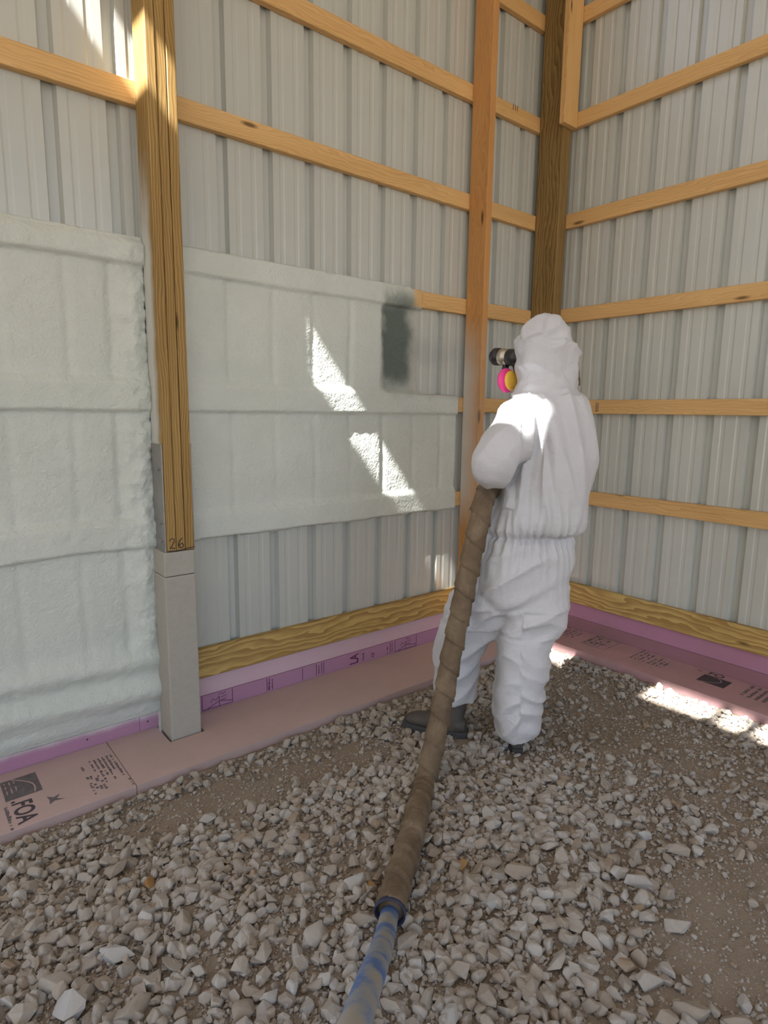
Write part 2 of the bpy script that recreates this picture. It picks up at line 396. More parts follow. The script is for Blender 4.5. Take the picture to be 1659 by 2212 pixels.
# the second flat board is notched around the post base
bm = bmesh.new()
outl = [(-2.943, -.016), (-2.943, -.430), (-.02, -.430), (-.02, -.016), (-2.562, -.016), (-2.562, -.192), (-2.722, -.192), (-2.722, -.016)]
vb = [bm.verts.new((x, y, FT-.05)) for x, y in outl]; f_ = bm.faces.new(vb)
ex = bmesh.ops.extrude_face_region(bm, geom=[f_]); bmesh.ops.translate(bm, verts=[e for e in ex['geom'] if isinstance(e, bmesh.types.BMVert)], vec=(0, 0, .0495))
fb2 = tag(from_bm('foam_board', bm, M_PINK_FLAT), 'long dusty pink foam board lying flat from the concrete post base to the corner', 'foam board', 'rigid pink foam boards')
FTR = ZS-1.450
fb3 = foam_board((-.350, -6.5, FTR-.05), (-.016, -.434, FTR), M_PINK_R, 'dirty pink foam board lying flat along the right-hand wall, printed FO')
fv1 = foam_board((-2.570, -.013, FT-.06), (-.004, .03, ZS-1.383), M_PINK_V, 'narrow violet foam strip with dark print standing below the grade board')
fv2 = foam_board((-2.570, -.008, ZS-1.382), (-.004, .03, ZS-1.281), M_PINK_U, 'pale pink foam strip just under the yellowish grade board')
fv3 = foam_board((-4.6, -.014, FT-.06), (-2.797, .03, ZS-1.285), M_PINK_VS, 'violet foam strip under the white spray foam left of the post')
fv4 = foam_board((-2.796, -.014, FT-.06), (-2.711, .03, ZS-1.285), M_PINK_VS, 'short violet foam offcut touching the concrete post base')
fv5 = foam_board((-.013, -6.5, FTR-.06), (.03, -.005, ZS-1.375), M_PINK_VR, 'brownish pink foam strip at the floor edge of the right-hand wall')
fv6 = foam_board((-.010, -6.5, ZS-1.374), (.03, -.005, ZS-1.269), M_PINK_UR, 'mauve foam strip under the right-hand grade board')
for o, x in ((fv3, -3.02), (fv4, -2.76)):
    bm = bmesh.new(); bmesh.ops.create_cone(bm, cap_ends=True, segments=10, radius1=.004, radius2=.004, depth=.003)
    bmesh.ops.rotate(bm, verts=bm.verts, matrix=Matrix.Rotation(math.pi/2, 3, 'X')); bmesh.ops.translate(bm, verts=bm.verts, vec=(x, -.0145, ZS-1.425))
    from_bm('nail_head', bm, M_INK, o)

def text_mesh(body, size):
    cu = bpy.data.curves.new('lettering', 'FONT'); cu.body = body; cu.size = size; cu.offset = size*.022; cu.space_character = 1.0
    ob = bpy.data.objects.new('lettering', cu); COL.objects.link(ob)
    dg = bpy.context.evaluated_depsgraph_get(); me = bpy.data.meshes.new_from_object(ob.evaluated_get(dg))
    bpy.data.objects.remove(ob); bpy.data.curves.remove(cu)
    return me
def lettering(body, size, o, right, up, mat, parent, sx=1.0, name='lettering'):
    me = text_mesh(body, size); me.materials.clear(); me.materials.append(mat)
    r = Vector(right); u = Vector(up); n = r.cross(u)
    ob = bpy.data.objects.new(name, me); COL.objects.link(ob)
    m = Matrix((r*sx, u, n)).transposed().to_4x4(); m.translation = Vector(o); ob.matrix_world = m
    # bake into the mesh so that the part sits in its parent's frame
    me.transform(m); ob.matrix_world = Matrix()
    return adopt(ob, parent)
def dashes(o, right, up, length, lines, pitch, h, mat, parent, gap=.25, name='fine_print', cell=.010):
    """rows of broken marks: print too small to read"""
    r = Vector(right); u = Vector(up); V, Fc = [], []
    for L in range(lines):
        s = 0; e = length*(1-.35*random.random())
        while s < e:
            w = cell*(.5+random.random())
            if random.random() > gap:
                hh = h*(.55+.45*random.random()); i = len(V); p = Vector(o) - u*(L*pitch)
                V += [p+r*s, p+r*(s+w), p+r*(s+w)+u*hh, p+r*s+u*hh]; Fc.append((i, i+1, i+2, i+3))
            s += w + cell*.25
    return tag(mk(name, V, Fc, mat, parent), kind='stuff')
def patch(quad, mat, parent, name='print_block'): return mk(name, quad, [(0, 1, 2, 3)], mat, parent)

ZP = FT+.0007
# left flat board: logo block, FOA, fine print
patch([(-3.360, -.235, ZP), (-3.236, -.232, ZP), (-3.236, -.082, ZP), (-3.360, -.085, ZP)], M_INKG, fb1, 'logo_block')
M_PRINTGAP = plain('print_gap', (.50, .35, .35), .8)
arc = [(-3.262+.03*math.sin(t*math.pi)-.06*t, -.226+.14*t) for t in np.linspace(0, 1, 12)]
strokes('logo_arc', [arc], lambda u, v, l: (u, v, ZP+.0004), .005, M_PRINTGAP, fb1)
dashes((-3.350, -.10, ZP+.0004), (0, -1, 0), (1, 0, 0), .10, 3, -.016, .006, M_PRINTGAP, fb1, .2, 'logo_text', .006)
lettering('.FOA', .092, (-3.345, -.245, ZP), (0, -1, 0), (1, 0, 0), M_INK, fb1, .82)
dashes((-3.372, -.27, ZP), (0, -1, 0), (1, 0, 0), .16, 1, .02, .015, M_INKG, fb1, .1, 'fine_print', .010)
blot = [(-3.235, -.29), (-3.215, -.31), (-3.19, -.30), (-3.205, -.325), (-3.18, -.345), (-3.215, -.335), (-3.235, -.35), (-3.23, -.32)]
mk('print_smudge', [(x, y, ZP) for x, y in blot], [tuple(range(8))], M_INKG, fb1)
dashes((-2.965, -.135, ZP), (0, -1, 0), (1, 0, 0), .20, 6, .0165, .010, M_INKG, fb1, .18)
dashes((-3.085, -.13, ZP), (0, -1, 0), (1, 0, 0), .27, 1, .02, .010, M_INKG, fb1, .5)
dashes((-3.045, -.25, ZP), (0, -1, 0), (1, 0, 0), .15, 4, .014, .012, M_INKG, fb1, .55)
dashes((-2.955, -.36, ZP), (0, -1, 0), (1, 0, 0), .07, 1, .02, .008, M_INKG, fb1, .2)
# standing violet strip: boxed drawings, ruled lines, LA
YV = -.0137
def vplace(u, v, l): return (u, YV, v)
def boxed(x0, x1):
    zb, zt = ZS-1.458, ZS-1.386
    L = [[(x0, zb), (x0, zt)], [(x1, zb), (x1, zt)], [(x0, zb+.001), (x1, zb+.001)], [(x0+.02, zb), (x0+.09, zb+.028), (x1, zb+.012)],
         [(x0+.09, zb), (x0+.09, zt-.02)], [(x0+.045, zb+.03), (x0+.055, zb+.05), (x0+.07, zb+.036), (x0+.09, zb+.05)],
         [(x0+.085, zt-.012), (x0+.10, zt-.002), (x0+.11, zt-.014), (x0+.125, zt-.002)], [(x0+.10, zb+.045), (x0+.13, zb+.05), (x0+.12, zb+.03), (x0+.10, zb+.03)]]
    strokes('boxed_drawing', L, vplace, .0035, M_INKP, fv1)
boxed(-2.498, -2.338); boxed(-1.262, -1.085)
for x in (-2.142, -2.128, -1.925, -1.835, -1.800, -1.785, -1.300, -1.285):
    strokes('ruled_line', [[(x, ZS-1.455), (x, ZS-1.387)]], vplace, .004, M_INKP, fv1)
dashes((-2.108, YV, ZS-1.455), (0, 0, 1), (-1, 0, 0), .05, 2, -.02, .008, M_INKP, fv1, .1, 'fine_print', .006)
dashes((-1.815, YV, ZS-1.455), (0, 0, 1), (-1, 0, 0), .066, 1, -.02, .008, M_INKP, fv1, .1, 'fine_print', .006)
dashes((-1.318, YV, ZS-1.455), (0, 0, 1), (-1, 0, 0), .066, 1, -.02, .010, M_INKP, fv1, .1, 'fine_print', .006)
lettering('LA', .085, (-1.545, YV, ZS-1.456), (0, 0, 1), (-1, 0, 0), M_INKP, fv1, .62)
dashes((-1.500, YV, ZS-1.45), (0, 0, 1), (-1, 0, 0), .06, 1, .02, .016, M_INKG, fv1, .2, 'fine_print', .008)
lettering('CE', .03, (-1.425, YV, ZS-1.448), (0, 0, 1), (-1, 0, 0), M_INKP, fv1, .8)
# right flat board
ZR = FTR+.0007
dashes((-.20, -.47, ZR), (1, 0, 0), (0, 1, 0), .17, 4, .028, .014, M_INKG, fb3, .2)
strokes('boxed_drawing', [[(-.22, -.64), (-.03, -.64), (-.03, -.80), (-.22, -.80), (-.22, -.64)], [(-.15, -.64), (-.15, -.80)], [(-.2, -.66), (-.1, -.78), (-.05, -.66)]], lambda u, v, l: (u, v, ZR), .005, M_INKG, fb3)
dashes((-.20, -.66, ZR), (1, 0, 0), (0, 1, 0), .16, 4, .03, .02, M_INKG, fb3, .35)
dashes((-.20, -.97, ZR), (1, 0, 0), (0, 1, 0), .18, 4, .026, .013, M_INKG, fb3, .2)
dashes((-.20, -1.08, ZR), (1, 0, 0), (0, 1, 0), .16, 4, .026, .016, M_INKG, fb3, .35)
patch([(-.20, -1.355, ZR), (-.085, -1.355, ZR), (-.085, -1.50, ZR), (-.20, -1.50, ZR)], M_INK, fb3, 'logo_block')
arc = [(-.20+.11*t, -1.38-.08*math.sin(t*math.pi*.8)) for t in np.linspace(0, 1, 12)]
strokes('logo_arc', [arc], lambda u, v, l: (u, v, ZR+.0004), .004, M_PRINTGAP, fb3)
lettering('FO', .066, (-.072, -1.36, ZR), (0, -1, 0), (1, 0, 0), M_INK, fb3, 1.0)
dashes((-.21, -1.60, ZR), (1, 0, 0), (0, 1, 0), .18, 4, .035, .02, M_INKG, fb3, .12)
mk('print_smudge', [(-.055, -1.30, ZR), (-.035, -1.33, ZR), (-.05, -1.31, ZR), (-.07, -1.34, ZR)], [(0, 1, 2, 3)], M_INK, fb3)

# ------------------------------------------------------------------ spray foam on the left-hand wall
def sprayfoam_mat():
    m, nt, b = new_mat('spray_foam')
    tc = N(nt, 'ShaderNodeTexCoord'); sp = N(nt, 'ShaderNodeSeparateXYZ'); nt.links.new(tc.outputs['Object'], sp.inputs[0])
    n = noise_n(nt, tc.outputs['Object'], 4.0, 4, .6)
    c = mixc(nt, n, (.53, .575, .535), (.66, .70, .665))
    # the newest pass, still wet: dark green grey
    wob = math_n(nt, 'MULTIPLY', math_n(nt, 'SUBTRACT', noise_n(nt, tc.outputs['Object'], 7.0, 3), .5), .14)
    xx = math_n(nt, 'ADD', sp.outputs[0], wob)
    def edge(v, a, bb):
        r = N(nt, 'ShaderNodeMapRange', interpolation_type='SMOOTHSTEP'); r.inputs['From Min'].default_value = a; r.inputs['From Max'].default_value = bb
        nt.links.new(v, r.inputs[0]); return r.outputs[0]
    zl = math_n(nt, 'ADD', sp.outputs[2], wob)
    f = math_n(nt, 'MULTIPLY', edge(xx, -1.42, -1.35), edge(zl, ZS+.06, ZS+.22))
    f = math_n(nt, 'MULTIPLY', f, edge(zl, ZS+.72, ZS+.55))
    c = mixc(nt, math_n(nt, 'MULTIPLY', f, .93), c, (.085, .115, .10))
    wide = math_n(nt, 'ADD', sp.outputs[0], math_n(nt, 'MULTIPLY', wob, .8))
    film = math_n(nt, 'MULTIPLY', edge(wide, -1.22, -1.13), edge(sp.outputs[2], ZS+.085, ZS+.11))
    under = mixc(nt, edge(sp.outputs[2], ZS+.590, ZS+.596), (.48, .485, .45), (.66, .42, .18))
    c = mixc(nt, film, c, under)
    nt.links.new(c, b.inputs['Base Color'])
    b.inputs['Roughness'].default_value = .55; b.inputs['Specular IOR Level'].default_value = .35
    h = math_n(nt, 'ADD', noise_n(nt, tc.outputs['Object'], 85.0, 2, .5, .6), math_n(nt, 'MULTIPLY', noise_n(nt, tc.outputs['Object'], 34.0, 2, .5, .8), 1.3))
    bump(nt, b, h, .65, .0048)
    return m
M_SPRAY = sprayfoam_mat()
RIBS = [-2.308+P*k for k in range(-8, 9)]
def girt_lump(z, levels):
    g = 0
    for zc in levels:
        d = z - (zc+.044)
        g = max(g, sst(.090, .050, d) if d > 0 else sst(-.066, -.050, d))
    return g
def foam_sheet(name, x0, x1, z0, z1, hfun, label, step=.0075):
    nx_, nz_ = int((x1-x0)/step)+1, int((z1-z0)/step)+1
    hs = np.zeros((nz_, nx_)); V = []
    for j in range(nz_):
        z = z0+(z1-z0)*j/(nz_-1)
        for i in range(nx_):
            x = x0+(x1-x0)*i/(nx_-1)
            h = hfun(x, z); hs[j, i] = h
            V.append((x, -max(h, -.001), ZS+z))
    Fc = []
    for j in range(nz_-1):
        for i in range(nx_-1):
            if max(hs[j, i], hs[j, i+1], hs[j+1, i], hs[j+1, i+1]) > 0: Fc.append((j*nx_+i, j*nx_+i+1, (j+1)*nx_+i+1, (j+1)*nx_+i))
    # closed edge strips back to the siding
    def strip(idx, flip):
        base = len(V)
        for k in idx: V.append((V[k][0], .0005, V[k][2]))
        for n_ in range(len(idx)-1):
            q = (idx[n_], base+n_, base+n_+1, idx[n_+1]); Fc.append(q[::-1] if flip else q)
    strip([j*nx_ for j in range(nz_)], True); strip([j*nx_+nx_-1 for j in range(nz_)], False)
    strip([(nz_-1)*nx_+i for i in range(nx_)], True); strip(list(range(nx_)), False)
    o = mk(name, V, Fc, M_SPRAY, None, True)
    return tag(o, label, 'spray foam', 'spray foam on the gable wall')
def relief(x, z, rough):
    return (.0022+.005*rough)*nz(x*26, z*30, 1.3) + (.0010+.0035*rough)*nz(x*70, z*75, 4.1) + .006*nz(x*3.2, z*4.5, 9)
def rib_dent(x, z, amt):
    r = 0
    for c in RIBS:
        d = abs(x-c-.01*nz(z*2, c))
        if d < .06: r = max(r, math.exp(-(d/.018)**2)*(.55+.6*nz(c*9, z*1.1, 2)))
    return -amt*r
def h_left(x, z):
    gl = girt_lump(z+.012*nz(x*2.5, z*1.5, 6), [LV[0], LV[1], LV[2]])
    dpost = -2.700-x
    rough = math.exp(-max(dpost-.02, 0)/.07)
    h = .036*(1-gl)+.062*gl
    h += .035*math.exp(-((dpost-.045)/.05)**2)*(.6+.5*nz(x*9, z*14, 5)) * (1-gl*.6)
    h -= .018*math.exp(-((dpost-.125)/.022)**2)*(1-gl)*(.6+.6*nz(z*3, 2))
    h += rib_dent(x, z, .008)*(1-gl)
    h += relief(x, z, rough*(1.6)+.25*sst(.1, .5, nz(x*2, z*2, 7)))
    # over the grade board down to the violet strip: two soft folds, then a feathered edge
    lowz = sst(-1.0, -1.10, z)
    h = h*(1-lowz)+lowz*(.060+.014*math.sin((z+1.14+.15*(x+2.9)*.3)*42)*sst(-1.0, -1.16, z)+relief(x, z, .3))
    edge_z = -1.375+.012*nz(x*5, 3)
    h = .014+(h-.014)*sst(edge_z-.03, edge_z+.09, z)
    if z < edge_z-.025: h = .010
    top = LV[2]+.092+.005*nz(x*7, 8)
    h *= sst(top+.012, top-.035, z)*.45+.55 if z < top+.005 else 1
    if z > top: h = .036
    return h
sl = foam_sheet('spray_foam', -4.3, -2.6905, -1.392, .694, h_left, 'white sprayed foam coating the wall left of the treated post, over three girts')
def h_mid(x, z):
    gl = girt_lump(z+.010*nz(x*2.2, z*1.5, 16), [LV[0], LV[1], LV[2]])
    dpost = x+2.570
    rough = .5*math.exp(-max(dpost, 0)/.05)
    tb = .032
    h = tb*(1-gl)+(.051)*gl
    h += .012*math.exp(-((dpost-.01)/.06)**2)*(1-gl)
    h += rib_dent(x, z, .011)*(1-gl)
    h += .5*relief(x, z, rough+.15*sst(.1, .5, nz(x*2, z*2, 27)))+.003*nz(x*3, z*3, 40)
    if z > LV[1]+.10:
        # upper bay: the foam stops short of the stud, thinning through the fresh pass
        endx = -1.115+.008*nz(z*6, 4)
        thin = sst(-1.20, -1.42, x)*.92+.08
        fresh = sst(-1.42, -1.36, x)
        base = .039*gl
        h = base+(h-base)*(thin*(1-.72*fresh))
        if x > endx: h = -.002
        if LV[2]-.003 < z < LV[2]+.091 and x <= endx: h = max(h, .0392)
    else:
        endx = -.783+.006*nz(z*5, 2)
        h *= .4+.6*sst(endx+.005, endx-.03, x)
        if x > endx: h = -.002
    bot = LV[0]-.012+.010*nz(x*4, 5)
    if z < bot: h = -.002 if z < bot-.008 else h*.6
    top = LV[2]+.094+.004*nz(x*6, 18)
    if z > top: h = .038 if x < -1.2 else -.002
    return h
sm = foam_sheet('spray_foam', -2.568, -.770, -.612, .694, h_mid, 'smooth white sprayed foam between treated post and stud, with a dark wet patch', .0075)

# ------------------------------------------------------------------ gravel
def stone_mat():
    m, nt, b = new_mat('limestone')
    at = N(nt, 'ShaderNodeAttribute', attribute_name='tone'); oi = N(nt, 'ShaderNodeObjectInfo')
    g = N(nt, 'ShaderNodeNewGeometry')
    f = math_n(nt, 'FRACT', math_n(nt, 'ADD', at.outputs['Fac'], oi.outputs['Random']))
    r = ramp(nt, [(0, (.37, .335, .29)), (.25, (.44, .415, .375)), (.5, (.33, .285, .235)), (.7, (.47, .455, .43)), (.88, (.40, .36, .305)), (1, (.31, .235, .165))], f)
    n = noise_n(nt, g.outputs['Position'], 75.0, 4, .65)
    n2 = noise_n(nt, g.outputs['Position'], 2.2, 3, .6)
    c = mixc(nt, math_n(nt, 'MULTIPLY', n, .45), r.outputs[0], (.23, .195, .155))
    dz = ramp(nt, [(.45, (0, 0, 0)), (.62, (1, 1, 1))], n2).outputs[0]
    c = mixc(nt, math_n(nt, 'MULTIPLY', dz, .28), c, (.24, .185, .13))
    nt.links.new(c, b.inputs['Base Color']); b.inputs['Roughness'].default_value = .9; b.inputs['Specular IOR Level'].default_value = .2
    bump(nt, b, noise_n(nt, g.outputs['Position'], 220.0, 3, .6), .5, .0015)
    return m
M_STONE = stone_mat()
M_OCHRE = plain('ochre_stone', (.36, .21, .085), .9, var=.35, scale=40, bumpd=.002, spec=.2)
M_PALE = plain('pale_stone', (.44, .43, .405), .9, var=.2, scale=40, bumpd=.002, spec=.2)
M_PINKBIT = plain('pink_crumb', (.70, .42, .50), .8)
def hull(n, bev, flat=.72, seg=1):
    bm = bmesh.new(); ax_, ay_ = random.uniform(.95, 1.25), random.uniform(.75, 1.0)
    for _ in range(n):
        v = Vector((random.gauss(0, 1), random.gauss(0, 1), random.gauss(0, 1))).normalized()*random.uniform(.86, 1.04)
        bm.verts.new((v.x*ax_, v.y*ay_, v.z*flat))
    r = bmesh.ops.convex_hull(bm, input=bm.verts)
    bmesh.ops.delete(bm, geom=[e for e in set(r['geom_interior']+r['geom_unused']) if isinstance(e, bmesh.types.BMVert)], context='VERTS')
    if bev:
        bmesh.ops.dissolve_limit(bm, angle_limit=.25, verts=bm.verts[:], edges=bm.edges[:])
        bmesh.ops.bevel(bm, geom=bm.edges[:], offset=bev, segments=seg, affect='EDGES', profile=.6, clamp_overlap=True)
    bmesh.ops.recalc_face_normals(bm, faces=bm.faces)
    bmesh.ops.triangulate(bm, faces=bm.faces)
    bm.verts.index_update()
    V = np.array([v.co[:] for v in bm.verts]); Fc = np.array([[v.index for v in f.verts] for f in bm.faces]); bm.free()
    return V, Fc
MIDV = [hull(random.randint(12, 16), .16) for _ in range(16)]
SMLV = [hull(9, 0) for _ in range(12)]
def in_view(x, y):
    d = Vector((x, y, .02))-CAM; z = d.dot(FW)
    if z < .6: return False
    u = W/2+FPX*d.dot(RT)/z; v = H/2-FPX*d.dot(UP)/z
    return -160 < u < W+160 and v < H+220
def blob(x, y, cx, cy, rx, ry, ang=0.0):
    c, s = math.cos(ang), math.sin(ang); dx, dy = x-cx, y-cy
    u, v = (c*dx+s*dy)/rx, (-s*dx+c*dy)/ry; return math.exp(-(u*u+v*v))
def bare(x, y):
    """0 = stony, 1 = bare packed dirt"""
    b = .98*blob(x, y, -2.42, -.70, .62, .15, -.08)+.8*blob(x, y, -1.55, -2.25, .55, .30, -.5)+.75*blob(x, y, -.95, -1.55, .42, .75)+.55*blob(x, y, -2.05, -2.30, .30, .22)
    b += .45*blob(x, y, -2.95, -.66, .35, .10)+.5*blob(x, y, -.75, -.8, .3, .4)
    return min(1, b*(1+.5*nz(x*5, y*5, 12)))
FEET = [(g_.x, g_.y) for g_ in (gpt(1117, 1640, .04), gpt(1120, 1600, .04), gpt(1000, 1600, .04), gpt(930, 1600, .04))]
def scatter(n, smin, smax, power, variants, keep, sink):
    P3, R9, S1, K = [], [], [], []
    tries = 0
    while len(P3) < n and tries < n*12:
        tries += 1
        x = -4.2+3.9*random.random(); y = -3.0+2.6*random.random()
        if y > -.436-.004 or x > -.356: continue
        if not in_view(x, y): continue
        b = bare(x, y)
        if random.random() > keep(x, y, b): continue
        if any((x-fx)**2+(y-fy)**2 < .045**2 for fx, fy in FEET): continue
        s = smin+(smax-smin)*random.random()**power
        if b > .5: s = smin+(s-smin)*.6
        if y > -.436-s or x > -.356-s: continue
        P3.append((x, y, ground_z(x, y)+s*sink*random.uniform(.3, 1.2))); S1.append(s); K.append(random.randrange(len(variants)))
        R9.append(Euler((random.gauss(0, .5), random.gauss(0, .5), random.random()*6.28)).to_matrix())
    return np.array(P3), np.array(R9), np.array(S1), np.array(K)
def mass(name, data, variants, mat, smooth, label):
    Pp, Rr, Ss, Kk = data; Vs, Fs, Ts = [], [], []; off = 0
    for k, (V, Fc) in enumerate(variants):
        idx = np.where(Kk == k)[0]
        if not len(idx): continue
        vv = np.einsum('nij,vj->nvi', Rr[idx], V)*Ss[idx][:, None, None]+Pp[idx][:, None, :]
        ff = Fc[None]+(np.arange(len(idx))*len(V))[:, None, None]+off
        Vs.append(vv.reshape(-1, 3)); Fs.append(ff.reshape(-1, 3)); Ts.append(np.repeat(rng.random(len(idx)), len(V))); off += len(idx)*len(V)
    Vs = np.concatenate(Vs); Fs = np.concatenate(Fs); Ts = np.concatenate(Ts)
    me = bpy.data.meshes.new(name)
    me.vertices.add(len(Vs)); me.vertices.foreach_set('co', Vs.astype(np.float32).ravel())
    me.loops.add(Fs.size); me.loops.foreach_set('vertex_index', Fs.astype(np.int32).ravel())
    me.polygons.add(len(Fs)); me.polygons.foreach_set('loop_start', np.arange(0, Fs.size, 3, dtype=np.int32))
    me.update(calc_edges=True); me.validate()
    a = me.attributes.new('tone', 'FLOAT', 'POINT'); a.data.foreach_set('value', Ts.astype(np.float32))
    me.polygons.foreach_set('use_smooth', np.full(len(Fs), smooth))
    me.materials.append(mat)
    o = bpy.data.objects.new(name, me); COL.objects.link(o)
    return tag(o, label, 'gravel', kind='stuff')
mass('gravel', scatter(9000, .010, .031, 2.6, MIDV, lambda x, y, b: (1-b)**1.5*(.5+.5*sst(-.3, .3, nz(x*2.5, y*2.5, 33))), .55), MIDV, M_STONE, False, 'grey and tan crushed limestone gravel covering the dirt floor')
mass('fine_gravel', scatter(34000, .0035, .010, 1.6, SMLV, lambda x, y, b: .85-.5*b, .3), SMLV, M_STONE, False, 'fine stone chips and grit between the larger gravel')

# the larger stones one by one
def stone_mesh(k):
    V, Fc = hull(random.randint(14, 20), .17, random.uniform(.6, .85), 2)
    me = bpy.data.meshes.new('stone_shape'); me.from_pydata(V.tolist(), [], Fc.tolist()); me.update()
    me.materials.append(M_STONE); return me
SHAPES = [stone_mesh(k) for k in range(18)]
placed = []
def put_stone(x, y, s, me=None, mat=None, label=None, sink=.38):
    me = me or random.choice(SHAPES)
    if mat: me = me.copy(); me.materials.clear(); me.materials.append(mat)
    o = bpy.data.objects.new('gravel_stone', me); COL.objects.link(o)
    o.location = (x, y, ground_z(x, y)+s*sink); o.scale = (s*random.uniform(.9, 1.25), s*random.uniform(.75, 1.0), s*random.uniform(.7, .95))
    o.rotation_euler = (random.gauss(0, .18), random.gauss(0, .18), random.random()*6.28)
    placed.append((x, y, s*1.25))
    tag(o, label or 'larger grey tan limestone chunk resting on top of the finer gravel', 'stone', 'larger gravel stones on the floor')
    return o
SPECIAL = [  # pixel, half size in metres, material, label
    ((770, 1905), .042, M_PALE, 'pale angular stone beside the brown hose sleeve, left of its cuff'),
    ((800, 1912), .024, M_OCHRE, 'small ochre stone touching the hose sleeve near its cuff'),
    ((990, 1868), .034, M_OCHRE, 'ochre brown stone lying right of the hose sleeve'),
    ((1060, 1778), .022, M_OCHRE, 'small rounded ochre pebble right of the hose, below the boot'),
    ((1120, 1885), .052, None, 'biggest tan stone among the gravel right of the hose'),
    ((1060, 1950), .036, M_PALE, 'white pointed stone right of the hose cuff'),
    ((1075, 1822), .034, None, 'tan rounded stone just beyond the biggest tan one'),
    ((1200, 2075), .036, None, 'oval tan stone between the blue hose and the bare dirt'),
    ((970, 2190), .036, M_PALE, 'pale round stone at the bottom edge beside the blue hose'),
    ((1500, 2190), .040, None, 'large tan stone at the bottom edge on the bare dirt'),
    ((640, 2060), .032, None, 'square tan stone left of the blue hose'),
    ((450, 1755), .030, M_PALE, 'light rounded stone alone on the bare dirt strip near the pink board'),
    ((360, 1800), .034, None, 'upright brown stone in the cluster at the edge of the bare dirt strip'),
    ((390, 1806), .030, M_PALE, 'speckled grey stone in the cluster at the edge of the bare dirt strip'),
    ((318, 1805), .028, None, 'pointed tan stone at the left end of the cluster by the dirt strip'),
    ((252, 1870), .040, None, 'long tan stone below the cluster, tilted on the gravel'),
    ((325, 1900), .030, M_OCHRE, 'light orange stone in the gravel below the pink printed board'),
    ((265, 1905), .026, M_PALE, 'white flat stone left of the light orange one'),
    ((250, 2065), .040, M_PALE, 'long pale stone in the left foreground'),
    ((325, 2115), .036, None, 'pinkish oval stone in the left foreground'),
    ((155, 2180), .045, M_PALE, 'pale grey block at the bottom edge, left foreground'),
    ((50, 2190), .042, None, 'olive tan stone in the bottom left corner'),
    ((125, 2130), .042, None, 'large tan stone with a flat side above the pale block'),
    ((1520, 1710), .034, None, 'rounded brown stone lying alone right of the worker'),
    ((1320, 1770), .034, None, 'tan stone in the gravel below the sunlit floor'),
    ((1390, 1800), .030, M_PALE, 'grey blocky stone right of centre in the gravel'),
    ((1380, 1910), .040, None, 'long tan stone at the edge of the bare dirt on the right'),
    ((1460, 2000), .036, None, 'flat tan stone on the bare dirt at the lower right'),
    ((1180, 1650), .026, M_PALE, 'grey stone right behind the worker\'s boot'),
]
for (px_, py_), s, mt, lb in SPECIAL:
    q = gpt(px_, py_, .05); put_stone(q.x, q.y, s, None, mt, lb)
q = gpt(443, 2145, .05)
put_stone(q.x, q.y, .014, SHAPES[3], M_PINKBIT, 'small pink foam crumb lying among the stones')
tries = 0
while len(placed) < 298 and tries < 9000:
    tries += 1
    px_ = random.uniform(-20, W+20); py_ = random.uniform(1600, 2230)
    if random.random() > .25+.75*sst(1650, 2000, py_): continue
    q = gpt(px_, py_, .04); s = random.choice((.021, .023, .026, .030, .036)) * random.uniform(.9, 1.12)*(1-.25*sst(1900, 1650, py_))
    if q.y > -.50 or q.x > -.45 or bare(q.x, q.y) > .55: continue
    if any((q.x-a)**2+(q.y-b)**2 < (s*.9+c*.75)**2 for a, b, c in placed): continue
    put_stone(q.x, q.y, s)

# ------------------------------------------------------------------ the worker
M_SUIT = None
def suit_mat():
    m, nt, b = new_mat('white_coverall')
    tc = N(nt, 'ShaderNodeTexCoord')
    n = noise_n(nt, tc.outputs['Object'], 5.0, 4, .6)
    c = mixc(nt, n, (.50, .51, .55), (.57, .575, .60))
    nt.links.new(c, b.inputs['Base Color']); b.inputs['Roughness'].default_value = .55; b.inputs['Specular IOR Level'].default_value = .35
    b.inputs['Sheen Weight'].default_value = .1
    cr = math_n(nt, 'ABSOLUTE', math_n(nt, 'SUBTRACT', noise_n(nt, tc.outputs['Object'], 13.0, 3, .5, .8), .5))
    h = math_n(nt, 'ADD', math_n(nt, 'MULTIPLY', cr, -1.6), math_n(nt, 'MULTIPLY', noise_n(nt, tc.outputs['Object'], 34.0, 4, .6, 1.0), .45))
    bump(nt, b, h, .6, .008)
    return m
M_SUIT = suit_mat()
M_BOOT = plain('dark_boot_leather', (.065, .055, .048), .7, var=.5, scale=18, bumpd=.002)
M_SOLE = plain('boot_sole', (.05, .05, .052), .8)
M_GLOVE = plain('dark_glove', (.06, .045, .035), .75, var=.4, scale=30, bumpd=.002)
M_SKIN = plain('skin', (.50, .30, .21), .5, var=.1)
M_BLACK = plain('black_plastic', (.018, .018, .019), .35, var=.3)
M_METAL = plain('worn_aluminium', (.55, .50, .42), .35, .9, .25, 30)
M_MASK = plain('grey_rubber', (.10, .10, .11), .6)
M_PINKF = plain('pink_filter', (.86, .055, .30), .5, var=.08)
M_YELLOW = plain('yellow_plastic', (.80, .50, .06), .45)

